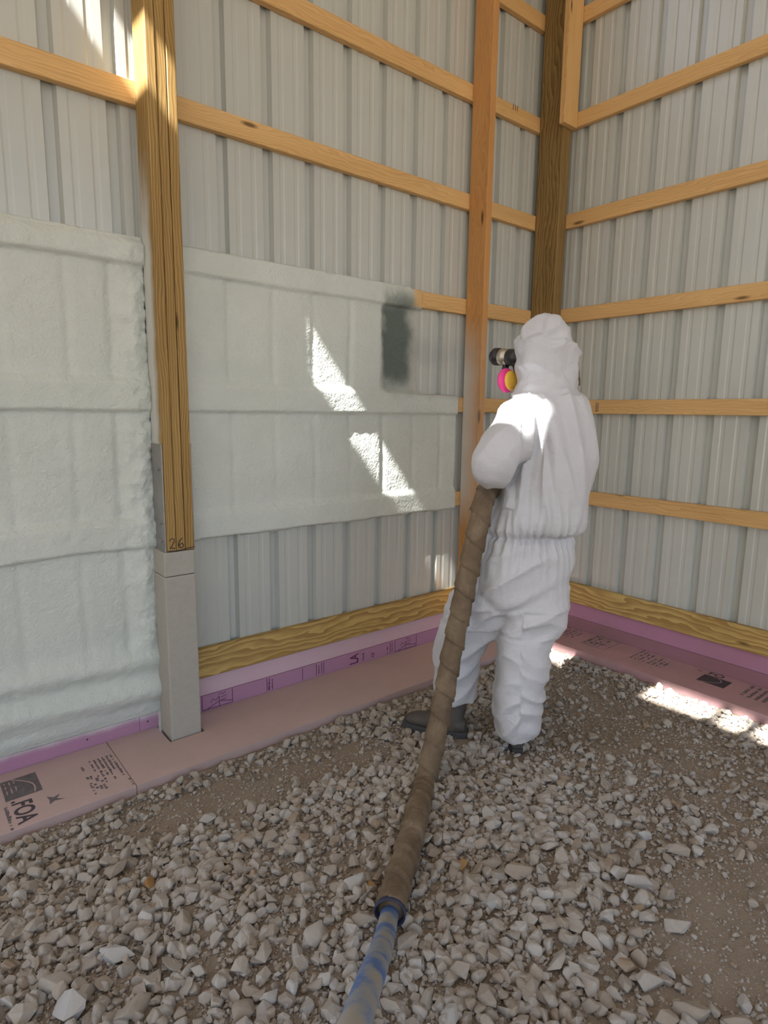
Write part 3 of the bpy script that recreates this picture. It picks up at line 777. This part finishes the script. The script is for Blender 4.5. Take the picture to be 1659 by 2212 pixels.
def loft(rows, nseg=28, sup=2.3):
    """closed tube through (centre, half-width, half-depth) rings"""
    V, Fc = [], []
    n = len(rows)
    for i, (c, rw, rd) in enumerate(rows):
        t = (rows[min(i+1, n-1)][0]-rows[max(i-1, 0)][0]).normalized()
        sd = AX - t*AX.dot(t)
        if sd.length < .25: sd = Vector((0, 0, 1))-t*t.z
        sd.normalize(); dp = t.cross(sd).normalized()
        for k in range(nseg):
            a = 2*math.pi*k/nseg; ca, sa = math.cos(a), math.sin(a)
            e = 2/sup
            V.append(c + sd*rw*math.copysign(abs(ca)**e, ca) + dp*rd*math.copysign(abs(sa)**e, sa))
    for i in range(n-1):
        for k in range(nseg):
            k2 = (k+1) % nseg
            Fc.append((i*nseg+k, i*nseg+k2, (i+1)*nseg+k2, (i+1)*nseg+k))
    Fc.append(tuple(range(nseg))[::-1]); Fc.append(tuple((n-1)*nseg+k for k in range(nseg)))
    return V, Fc
def dense(rows, per=4):
    """smooth the ring list with a Catmull-Rom spline"""
    out = []
    for i in range(len(rows)-1):
        q = [rows[max(i-1, 0)], rows[i], rows[i+1], rows[min(i+2, len(rows)-1)]]
        for k in range(per):
            t = k/per
            def cr(a, b, c, d): return .5*((2*b)+(c-a)*t+(2*a-5*b+4*c-d)*t*t+(3*b-a-3*c+d)*t*t*t)
            out.append((cr(q[0][0], q[1][0], q[2][0], q[3][0]), cr(q[0][1], q[1][1], q[2][1], q[3][1]), cr(q[0][2], q[1][2], q[2][2], q[3][2])))
    out.append(rows[-1]); return out
def rows_px(L):
    """(pixel x, pixel y, metres ahead, half-width in pixels, half-depth in metres) -> rings"""
    R = []
    for px_, py_, b, hw, rd in L:
        c = pt(px_, py_, b); R.append((c, hw*(c-CAM).dot(FW)/FPX, rd))
    return R
def merge(parts):
    V, Fc = [], []
    for v, f in parts:
        o_ = len(V); V += list(v); Fc += [tuple(i+o_ for i in q) for q in f]
    return V, Fc
def remeshed(V, Fc, voxel, smooth=4, name='body'):
    me = bpy.data.meshes.new(name); me.from_pydata([tuple(v) for v in V], [], Fc); me.update()
    bm = bmesh.new(); bm.from_mesh(me); bmesh.ops.recalc_face_normals(bm, faces=bm.faces); bm.to_mesh(me); bm.free()
    ob = bpy.data.objects.new(name, me); COL.objects.link(ob)
    r = ob.modifiers.new('r', 'REMESH'); r.mode = 'VOXEL'; r.voxel_size = voxel
    if smooth:
        s_ = ob.modifiers.new('s', 'SMOOTH'); s_.iterations = smooth; s_.factor = .5
    dg = bpy.context.evaluated_depsgraph_get(); out = bpy.data.meshes.new_from_object(ob.evaluated_get(dg))
    bpy.data.objects.remove(ob); bpy.data.meshes.remove(me)
    return out
def finish(name, me, mat, parent):
    me.name = name; me.materials.clear(); me.materials.append(mat); me.polygons.foreach_set('use_smooth', [True]*len(me.polygons))
    o = bpy.data.objects.new(name, me); COL.objects.link(o); return adopt(o, parent)

B0 = 2.58
torso = rows_px([(1180, 836, B0, 44, .085), (1180, 850, B0, 72, .105), (1180, 872, B0, 92, .130), (1182, 910, B0, 99, .145), (1184, 960, B0, 98, .150), (1180, 1010, B0, 94, .155),
                 (1172, 1060, B0, 92, .155), (1161, 1110, B0, 94, .155), (1147, 1148, B0, 91, .140), (1141, 1162, B0, 92, .142), (1136, 1200, B0, 99, .160), (1124, 1250, B0, 104, .165), (1118, 1288, B0, 96, .150), (1115, 1310, B0, 70, .11)])
l_leg = rows_px([(1098, 1240, B0+.01, 66, .14), (1066, 1290, B0+.04, 74, .14), (1030, 1325, B0+.07, 70, .130), (1005, 1358, B0+.09, 58, .120), (990, 1400, B0+.11, 50, .11), (984, 1450, B0+.12, 47, .105), (984, 1485, B0+.13, 44, .10), (988, 1508, B0+.13, 42, .095)])
r_leg = rows_px([(1165, 1250, B0-.01, 68, .14), (1152, 1310, B0-.03, 68, .14), (1142, 1350, B0-.04, 66, .13), (1131, 1400, B0-.06, 57, .12), (1127, 1450, B0-.07, 54, .115), (1120, 1500, B0-.08, 51, .11), (1117, 1545, B0-.08, 51, .105), (1119, 1572, B0-.08, 46, .098), (1122, 1588, B0-.08, 39, .085)])
l_arm = rows_px([(1152, 880, B0-.02, 42, .075), (1128, 905, B0-.06, 50, .085), (1100, 950, B0-.12, 50, .085), (1070, 1000, B0-.14, 46, .080), (1064, 1018, B0-.09, 44, .075)])
fa = [pt(1064, 1014, B0-.08), pt(1068, 1006, B0+.02), pt(1082, 995, B0+.14), pt(1100, 985, B0+.24)]
l_fore = [(fa[0], .075, .075), (fa[1], .072, .072), (fa[2], .062, .062), (fa[3], .050, .050)]
ra = [pt(1238, 880, B0+.0), pt(1248, 920, B0+.04), pt(1247, 965, B0+.10), pt(1240, 1000, B0+.16)]
r_arm = [(ra[0], .075, .08), (ra[1], .074, .082), (ra[2], .070, .08), (ra[3], .068, .075)]
rf = [pt(1242, 1000, B0+.15), pt(1215, 945, B0+.22), pt(1180, 880, B0+.29), pt(1160, 835, B0+.32)]
r_fore = [(rf[0], .068, .068), (rf[1], .066, .066), (rf[2], .055, .055), (rf[3], .045, .045)]
hood = rows_px([(1180, 862, B0+.01, 58, .100), (1181, 842, B0+.01, 64, .112), (1180, 815, B0+.01, 62, .118), (1180, 785, B0+.01, 64, .124), (1182, 757, B0+.01, 67, .128), (1186, 730, B0+.01, 63, .122), (1194, 710, B0, 50, .10), (1202, 697, B0, 30, .06), (1206, 692, B0, 12, .03)])
V, Fc = merge([loft(dense(torso)), loft(dense(l_leg)), loft(dense(r_leg)), loft(dense(l_arm)), loft(dense(l_fore)), loft(dense(r_arm)), loft(dense(r_fore)), loft(dense(hood))])
body = remeshed(V, Fc, .0075, 5, 'coverall')
# cloth folds
nv = len(body.vertices)
co = np.zeros(nv*3, np.float32); body.vertices.foreach_get('co', co); co = co.reshape(-1, 3)
no = np.zeros(nv*3, np.float32); body.vertices.foreach_get('normal', no); no = no.reshape(-1, 3)
zw = pt(1145, 1153, B0).z; zn = pt(1180, 845, B0).z; zc_ = pt(1090, 1310, B0).z; zk = pt(1130, 1400, B0).z
wc = pt(1145, 1153, B0); crot = pt(1095, 1300, B0-.12); pit = pt(1140, 985, B0-.1)
disp = np.zeros(nv)
def ridge(v): return (1-abs(v))**2.0
for i in range(nv):
    p_ = Vector(co[i]); a = (p_-wc).dot(AX); b = (p_-wc).dot(FH); z = p_.z
    ang = math.atan2(a, -b)
    d = 0.0
    arm = (p_-pt(1064, 1010, B0-.1)).length < .30 and a < -.10 and z > zw+.12
    if z < zn-.02 and z > zc_-.10 and not arm:
        near = math.exp(-abs(z-zw)/.085)
        d += near*.0085*(math.cos(ang*30+3.5*nz(ang*3, z*4)+z*6) )
        d -= .018*math.exp(-((z-zw)/.016)**2)
        if z > zw:     # long hanging folds of the back
            f_ = 1-math.exp(-(z-zw)/.05)
            lean = a*7+ (z-zw)*1.4*(1 if a > 0 else -.6)
            d += f_*.024*(ridge(nz(lean*1.5, z*.9, 3)*1.9)-.4)+f_*.011*nz(lean*3.0, z*1.3, 8)
            blouse = math.exp(-((z-zw-.05)/.05)**2); d += .010*blouse
        else:          # pull lines across the seat
            s_ = (a*.6 - (z-zw)*1.0)*9
            d += .015*(ridge(nz(s_*1.0, (a+z)*1.8, 21)*1.8)-.45)*sst(0, -.10, z-zw)
    if z <= zc_+.02:
        q = (p_-crot).length
        s_ = z*13+a*6*math.copysign(1, a+.05)+1.2*nz(a*6, b*6, z*3)
        d += .0125*(ridge(nz(s_*.62, a*2.5, 5+b*2.5)*1.7)-.45) + .005*nz(s_*1.7, a*5, b*5)
    if arm:
        s_ = (p_-pit).length*16
        d += .016*(ridge(nz(s_*.6+z*4, z*5-a*6, b*4)*1.8)-.45)+.004*nz(a*16, z*12, b*14)
    if z >= zn-.02:    # crumpled hood
        vd = noise.voronoi(p_*11.0)[0]
        d += .016*(vd[1]-vd[0]-.25)*sst(0, .04, z-zn) + .014*(ridge(nz(a*5+z*5, z*8-a*5, b*6)*1.7)-.45)
    vd = noise.voronoi(p_*8.0+Vector((3, 1, 2)))[0]
    d += .0030*(vd[1]-vd[0]-.25) + .0015*nz(a*22, z*22, b*22)
    disp[i] = d
co = co + no*(disp*1.15)[:, None]
body.vertices.foreach_set('co', co.astype(np.float32).ravel()); body.update()
feet_mid = (gpt(1115, 1630, .04)+gpt(1000, 1585, .04))/2
person = tag(empty('person', (feet_mid.x, feet_mid.y, .03)), 'person in white hooded coveralls seen from behind, carrying a hose and spraying foam', 'person')
suit = finish('coverall', body, M_SUIT, person)
suit['label'] = 'white hooded disposable coverall with elastic waist'
# head inside the hood, face turned to the wall, half mask with two pink filters
hc = pt(1178, 768, B0+.055)
FD = (FH*.86-AX*.51).normalized(); SD = Vector((FD.y, -FD.x, 0))       # facing direction, the worker's right
def ball(c, r, fd=FD, seg=20):
    bm = bmesh.new(); bmesh.ops.create_uvsphere(bm, u_segments=seg, v_segments=seg//2+2, radius=1)
    sd = Vector((fd.y, -fd.x, 0)).normalized(); up = sd.cross(fd).normalized()
    V = [c+sd*v.co.x*r[0]+fd*v.co.y*r[1]+up*v.co.z*r[2] for v in bm.verts]; Fc = [tuple(v.index for v in f.verts) for f in bm.faces]; bm.free()
    return V, Fc
HV = [ball(hc, (.075, .095, .115)), ball(hc+FD*.02+Vector((0, 0, -.06)), (.060, .080, .075)), ball(hc+FD*.098+Vector((0, 0, -.012)), (.014, .020, .026)),
      ball(hc+FD*.080+Vector((0, 0, .022)), (.055, .018, .012)), ball(hc+FD*.085+Vector((0, 0, -.058)), (.024, .016, .010)),
      ball(hc+SD*.075, (.010, .020, .030)), ball(hc-SD*.075, (.010, .020, .030)),
      loft([(hc+Vector((0, 0, -.24)), .055, .055), (hc+Vector((0, 0, -.08)), .055, .055)], 16)]
head = finish('head', remeshed(*merge(HV), .005, 3, 'head'), M_SKIN, person)
for sgn in (-1, 1):
    v, f = ball(hc+FD*.086+SD*.031*sgn+Vector((0, 0, .006)), (.012, .010, .008), FD, 12); mk('eye', v, f, plain('eye', (.7, .7, .68), .2), head, True)
mask = finish('respirator', remeshed(*merge([ball(hc+FD*.085+Vector((0, 0, -.055)), (.050, .048, .055)), ball(hc+FD*.125+Vector((0, 0, -.060)), (.022, .020, .024)),
              ball(hc+FD*.088-SD*.055+Vector((0, 0, -.060)), (.026, .022, .022)), ball(hc+FD*.088+SD*.055+Vector((0, 0, -.060)), (.026, .022, .022))]), .005, 2, 'mask'), M_MASK, person)
def disc(c, n, r, th, mat, name, parent, seg=36, dome=.5):
    n = n.normalized(); s_ = n.cross(Vector((0, 0, 1))).normalized(); u_ = s_.cross(n)
    prof = [(0, -th*.5), (r*.55, -th*.5), (r*.9, -th*.42), (r, -th*.15), (r, th*.15), (r*.9, th*.42), (r*.55, th*.5), (0, th*.5)]
    V, Fc = [], []
    for (rr, hh) in prof:
        for k in range(seg):
            a = 2*math.pi*k/seg; V.append(c+n*hh+(s_*math.cos(a)+u_*math.sin(a))*max(rr, .0005))
    for i in range(len(prof)-1):
        for k in range(seg): Fc.append((i*seg+k, i*seg+(k+1) % seg, (i+1)*seg+(k+1) % seg, (i+1)*seg+k))
    Fc.append(tuple(range(seg))[::-1]); Fc.append(tuple((len(prof)-1)*seg+k for k in range(seg)))
    return mk(name, V, Fc, mat, parent, True)
fc_l = pt(1094, 822, B0+.10); fn_l = (-AX*.62+FH*.78+Vector((0, 0, -.05)))
fl_ = disc(fc_l, fn_l, .051, .026, M_PINKF, 'filter', mask); fl_['label'] = 'hot pink round respirator filter'
pl_ = disc(fc_l+AX*.019, fn_l, .042, .024, M_YELLOW, 'filter_plate', mask); pl_['label'] = 'yellow plate behind the pink filter'
fc_r = hc+FD*.10+SD*.085+Vector((0, 0, -.065))
disc(fc_r, SD*.8+FD*.6, .050, .026, M_PINKF, 'filter', mask)
v, f = loft([(hc-SD*.070+FD*.02+Vector((0, 0, -.05)), .006, .009), (hc-SD*.084-FD*.02+Vector((0, 0, -.02)), .006, .009), (hc-SD*.060-FD*.075, .006, .009)], 10)
mk('strap', v, f, M_MASK, mask, True)

def boot(name_pts, heel, toe, shaft_top):
    """a work boot: shaft, rounded foot, separate sole"""
    d = (toe-heel); L = d.length; d.normalize(); up = Vector((0, 0, 1)); sd = d.cross(up)
    an = heel+d*.075
    def ring(c, t, rw, rd, n=20):
        s1 = sd; s2 = s1.cross(t).normalized()
        return [c+s1*rw*math.cos(2*math.pi*k/n)+s2*rd*math.sin(2*math.pi*k/n) for k in range(n)]
    def tube(rs, n=20):
        Fc = []
        V = [p for r in rs for p in r]
        for i in range(len(rs)-1):
            for k in range(n): Fc.append((i*n+k, i*n+(k+1) % n, (i+1)*n+(k+1) % n, (i+1)*n+k))
        Fc.append(tuple(range(n))[::-1]); Fc.append(tuple((len(rs)-1)*n+k for k in range(n)))
        return V, Fc
    sh = tube([ring(an+up*.02, up, .040, .052), ring(an+up*.08, up, .043, .056), ring((an+shaft_top)/2+up*.05, up, .048, .058), ring(shaft_top, up, .050, .058)])
    ft = tube([ring(heel+d*.008+up*.04, d, .028, .030), ring(heel+d*.05+up*.05, d, .042, .042), ring(heel+d*.12+up*.055, d, .045, .046), ring(heel+d*.19+up*.042, d, .049, .036), ring(heel+d*.25+up*.036, d, .044, .031), ring(heel+d*(L-.012)+up*.032, d, .028, .022), ring(heel+d*L+up*.03, d, .012, .012)])
    b_ = finish('boot', remeshed(*merge([sh, ft]), .006, 3, 'boot'), M_BOOT, person)
    out = []
    for t in np.linspace(0, 1, 15):
        w = .047*(math.sin(math.pi*min(1, max(0, t*.94+.03)))**.35)*(1-.12*math.exp(-((t-.42)/.14)**2))
        out.append((heel+d*(L+.01)*t, w))
    V = []
    for z_ in (-.012, .020):
        V += [c+sd*w+up*z_ for c, w in out]+[c-sd*w+up*z_ for c, w in reversed(out)]
    n = len(out)*2
    Fc = [tuple(range(n))[::-1], tuple(range(n, 2*n))]+[(i, (i+1) % n, n+(i+1) % n, n+i) for i in range(n)]
    mk('sole', V, Fc, M_SOLE, b_)
zb_ = .040
hr = gpt(1117, 1628, zb_); boot('r', hr, hr+(FH*.95+AX*.1).normalized()*.30, pt(1120, 1575, B0-.07))
hl = gpt(1010, 1588, zb_); boot('l', hl, hl+(FH*.35-AX*.93).normalized()*.30, pt(990, 1490, B0+.12))

def hand(wrist, fdir, palm_n, curl, thumb_side):
    """gloved hand: palm, four unequal bent fingers and a thumb from the side of the palm"""
    f = fdir.normalized(); n = (palm_n-f*palm_n.dot(f)).normalized(); s_ = f.cross(n)*thumb_side
    def seg(pts, rads): return loft([(p, r, r) for p, r in zip(pts, rads)], 12, 2.0)
    parts = [seg([wrist-f*.03, wrist+f*.015], [.030, .032])]
    pa = []
    for w in (-.03, -.01, .01, .03): pa.append(seg([wrist+s_*w*.8, wrist+s_*w+f*.085], [.017, .015]))
    parts += pa
    for k, (w, L) in enumerate(((.032, .072), (.011, .080), (-.011, .075), (-.031, .060))):
        p = wrist+s_*w+f*.085; d = f.copy(); pts = [p-f*.02]; rr = [.0115]
        for j, fr in enumerate((.42, .32, .26)):
            d = (d*math.cos(curl)+n*math.sin(curl)).normalized(); nn = n
            n2 = (n*math.cos(curl*(j+1))-f*math.sin(curl*(j+1)))
            d = (f*math.cos(curl*(j+1))+n*math.sin(curl*(j+1))).normalized()
            p = p+d*L*fr; pts.append(p); rr.append(.0105-.0012*j)
        parts.append(seg(pts, rr))
    p = wrist+s_*.030+f*.02; t1 = p+s_*.028+f*.028+n*.012; t2 = t1+f*.026+n*.020-s_*.002; t3 = t2+f*.014+n*.018-s_*.010
    parts.append(seg([p-s_*.01, t1, t2, t3], [.016, .0135, .0115, .0095]))
    return remeshed(*merge(parts), .0035, 2, 'glove')
gun_c = pt(1098, 772, B0+.20)
gun_ax = Vector((-.10, .98, .10)).normalized()
grip_top = gun_c-gun_ax*.045+Vector((0, 0, -.03)); grip_bot = grip_top+Vector((.02, -.025, -.11))
rw_ = pt(1158, 832, B0+.325)
finish('glove', hand(rw_, (grip_top*.35+grip_bot*.65)-rw_+AX*.02, -FH*.2-AX*.3+Vector((0, 0, .35)), .75, 1), M_GLOVE, person)

# ------------------------------------------------------------------ spray gun
gun = tag(empty('spray_gun', tuple(grip_bot)), 'black spray foam gun with a metal band held at head height, aimed at the wall', 'spray gun')
def turned(name, prof, c, ax, mat, parent, seg=28):
    ax = ax.normalized(); s_ = ax.cross(Vector((0, 0, 1))).normalized(); u_ = s_.cross(ax)
    V, Fc = [], []
    for (h, r) in prof:
        for k in range(seg):
            a = 2*math.pi*k/seg; V.append(c+ax*h+(s_*math.cos(a)+u_*math.sin(a))*r)
    for i in range(len(prof)-1):
        for k in range(seg): Fc.append((i*seg+k, i*seg+(k+1) % seg, (i+1)*seg+(k+1) % seg, (i+1)*seg+k))
    Fc.append(tuple(range(seg))[::-1]); Fc.append(tuple((len(prof)-1)*seg+k for k in range(seg)))
    o = mk(name, V, Fc, mat, parent, True)
    return o
turned('gun_body', [(-.07, .030), (-.065, .036), (-.005, .037), (0, .032)], gun_c, gun_ax, M_BLACK, gun)
bd = turned('metal_band', [(-.001, .033), (.002, .036), (.040, .036), (.043, .033)], gun_c, gun_ax, M_METAL, gun); bd['label'] = 'worn metal band around the barrel'
turned('nozzle_cap', [(.042, .034), (.046, .0385), (.072, .0375), (.078, .030), (.086, .026), (.088, .014), (.086, .004)], gun_c, gun_ax, M_BLACK, gun)
v, f = loft([(grip_top+Vector((0, 0, .01)), .022, .020), (grip_top*.5+grip_bot*.5, .018, .018), (grip_bot, .020, .021)], 16); mk('grip', v, f, M_BLACK, gun, True)
v, f = loft([(gun_c+gun_ax*.012+Vector((0, 0, -.028)), .012, .012), (gun_c+gun_ax*.012+Vector((0, 0, -.062)), .018, .012)], 12); mk('valve_block', v, f, M_BLACK, gun, True)

# ------------------------------------------------------------------ the hose
M_SLEEVE, nt, b = new_mat('dusty_wrap')
tc = N(nt, 'ShaderNodeTexCoord')
n1 = noise_n(nt, tc.outputs['Object'], 9.0, 5, .65); n2_ = noise_n(nt, tc.outputs['Object'], 140.0, 3, .6)
c_ = ramp(nt, [(.3, (.105, .075, .048)), (.55, (.185, .138, .092)), (.75, (.27, .21, .145))], n1).outputs[0]
c_ = mixc(nt, math_n(nt, 'MULTIPLY', n2_, .3), c_, (.10, .07, .045))
nt.links.new(c_, b.inputs['Base Color']); b.inputs['Roughness'].default_value = .9; b.inputs['Specular IOR Level'].default_value = .15
bump(nt, b, math_n(nt, 'ADD', n2_, n1), .6, .003)
M_INNER, nt, b = new_mat('blue_hose_dusty')
tc = N(nt, 'ShaderNodeTexCoord'); mp = N(nt, 'ShaderNodeMapping'); mp.inputs['Scale'].default_value = (5, 5, 5); nt.links.new(tc.outputs['Object'], mp.inputs[0])
n1 = noise_n(nt, mp.outputs[0], 1.6, 4, .6)
c_ = ramp(nt, [(.40, (.30, .28, .24)), (.50, (.22, .25, .29)), (.58, (.07, .14, .33))], n1).outputs[0]
nt.links.new(c_, b.inputs['Base Color']); b.inputs['Roughness'].default_value = .6
M_CUFF = plain('dark_blue_cuff', (.022, .028, .06), .6, var=.5)

def catmull(pts, per):
    out = []
    for i in range(len(pts)-1):
        q = [pts[max(i-1, 0)], pts[i], pts[i+1], pts[min(i+2, len(pts)-1)]]
        for k in range(per):
            t = k/per; a, b2, c2, d2 = q
            out.append(.5*((2*b2)+(c2-a)*t+(2*a-5*b2+4*c2-d2)*t*t+(3*b2-a-3*c2+d2)*t*t*t))
    out.append(pts[-1]); return out
def even(pts, step):
    out = [pts[0]]; acc = 0
    for i in range(1, len(pts)):
        seg_ = pts[i]-pts[i-1]; L = seg_.length; s_ = 0
        while acc+(L-s_) >= step:
            s_ += step-acc; out.append(pts[i-1]+seg_*(s_/L)); acc = 0
        acc += L-s_
    return out
def hose_tube(name, pts, rfun, mat, parent, seg=32, cap=True):
    V, Fc = [], []; n = len(pts); nrm = None; s_ = 0
    for i, p_ in enumerate(pts):
        t = (pts[min(i+1, n-1)]-pts[max(i-1, 0)]).normalized()
        if nrm is None: nrm = t.cross(Vector((.3, .2, 1))).normalized()
        nrm = (nrm-t*nrm.dot(t)).normalized(); bn = t.cross(nrm)
        if i: s_ += (p_-pts[i-1]).length
        for k in range(seg):
            a = 2*math.pi*k/seg; V.append(p_+(nrm*math.cos(a)+bn*math.sin(a))*rfun(s_, a))
    for i in range(n-1):
        for k in range(seg): Fc.append((i*seg+k, i*seg+(k+1) % seg, (i+1)*seg+(k+1) % seg, (i+1)*seg+k))
    if cap: Fc.append(tuple(range(seg))[::-1]); Fc.append(tuple((n-1)*seg+k for k in range(seg)))
    return mk(name, V, Fc, mat, parent, True)
RS = .043
def onfloor(px_, py_, lift=.0):
    q = gpt(px_, py_, .09); return Vector((q.x, q.y, ground_z(q.x, q.y)+RS*1.1+.010+lift))
ctrl = [gun_c+Vector((.10, -.09, -.10)), pt(1229, 800, B0+.20), pt(1205, 920, B0+.26), pt(1130, 1010, B0+.22), pt(1085, 1040, B0+.10), pt(1052, 1062, B0-.02), pt(1040, 1105, B0-.10), pt(1028, 1160, B0-.125), pt(1013, 1230, B0-.135), pt(997, 1310, B0-.145), pt(980, 1390, B0-.16), pt(965, 1470, B0-.185), pt(948, 1560, B0-.235), pt(930, 1640, B0-.30), pt(916, 1700, B0-.375),
        onfloor(900, 1762), onfloor(880, 1840), onfloor(855, 1920), onfloor(843, 1968)]
path = even(catmull(ctrl, 16), .006)
hose = tag(empty('spray_hose', tuple(ctrl[-2])), 'thick brown wrapped spray hose running from the worker across the gravel to a blue end', 'hose')
def r_sleeve(s_, a):
    u = (s_/.105+a/(2*math.pi)+.15*nz(s_*4, 1)) % 1.0
    v2 = (s_/.17-a/(2*math.pi)*1.0) % 1.0
    lip = .0072*u*u - .0035*math.exp(-((u-.03)/.05)**2) + .0025*v2**3
    return RS*.93+lip+.0022*nz(s_*22, math.cos(a)*2, math.sin(a)*2)+.0016*nz(s_*60, math.cos(a)*4, math.sin(a)*4)
sv = hose_tube('sleeve', path, r_sleeve, M_SLEEVE, hose); sv['label'] = 'dusty brown spiral-wrapped sleeve'
end = path[-1]; dirn = (path[-1]-path[-6]).normalized()
# open cuff at the end of the sleeve
V, Fc = [], []; seg = 32
s1 = dirn.cross(Vector((0, 0, 1))).normalized(); u1 = s1.cross(dirn)
prof = [(-.004, RS*.94), (-.002, RS*1.05), (.012, RS*1.08), (.016, RS*1.02), (.012, RS*.93), (-.02, RS*.88)]
for (h, r) in prof:
    for k in range(seg):
        a = 2*math.pi*k/seg; V.append(end+dirn*(h+.006*math.sin(2*a+1))+(s1*math.cos(a)+u1*math.sin(a))*r*(1+.03*math.sin(3*a)))
for i in range(len(prof)-1):
    for k in range(seg): Fc.append((i*seg+k, i*seg+(k+1) % seg, (i+1)*seg+(k+1) % seg, (i+1)*seg+k))
cf = mk('cuff', V, Fc, M_CUFF, hose, True); cf['label'] = 'dark blue rolled cuff at the sleeve end'
def onf2(px_, py_):
    q = gpt(px_, py_, .075); return Vector((q.x, q.y, ground_z(q.x, q.y)+.052))
def pd(px_, py_, d): return CAM+ray(px_, py_)*d
ictrl = [end-dirn*.05, end+dirn*.03, pd(828, 2035, 1.50), pd(808, 2095, 1.24), pd(785, 2160, 1.08), pd(760, 2235, .96), pd(720, 2360, .86), pd(640, 2560, .76)]
ih = hose_tube('inner_hose', even(catmull(ictrl, 14), .008), lambda s_, a: .0265+.0008*nz(s_*30, math.cos(a)*2, math.sin(a)*2), M_INNER, hose); ih['label'] = 'blue inner hose, worn and dusty'
lw = pt(1100, 985, B0+.235)
finish('glove', hand(lw, AX*.75+FH*.35+Vector((0, 0, -.35)), -FH*.8+Vector((0, 0, -.5)), .65, -1), M_GLOVE, person)

# ------------------------------------------------------------------ spray mist between the gun and the wall
M_MIST = bpy.data.materials.new('spray_mist'); M_MIST.use_nodes = True
nt = M_MIST.node_tree; nt.nodes.remove(nt.nodes['Principled BSDF'])
pv = N(nt, 'ShaderNodeVolumePrincipled'); pv.inputs['Color'].default_value = (.9, .92, .92, 1); pv.inputs['Density'].default_value = .9
nt.links.new(pv.outputs[0], nt.nodes['Material Output'].inputs['Volume'])
tip = gun_c+gun_ax*.10
v, f = loft(dense([(tip, .010, .010), (tip+gun_ax*.15, .045, .045), (tip+gun_ax*.34, .075, .07), (tip+gun_ax*.50, .07, .065), (tip+gun_ax*.60, .03, .03)]), 20, 2.0)
tag(mk('spray_mist', v, f, M_MIST, None, True), 'faint white spray mist drifting from the gun towards the wall', 'mist', kind='stuff')
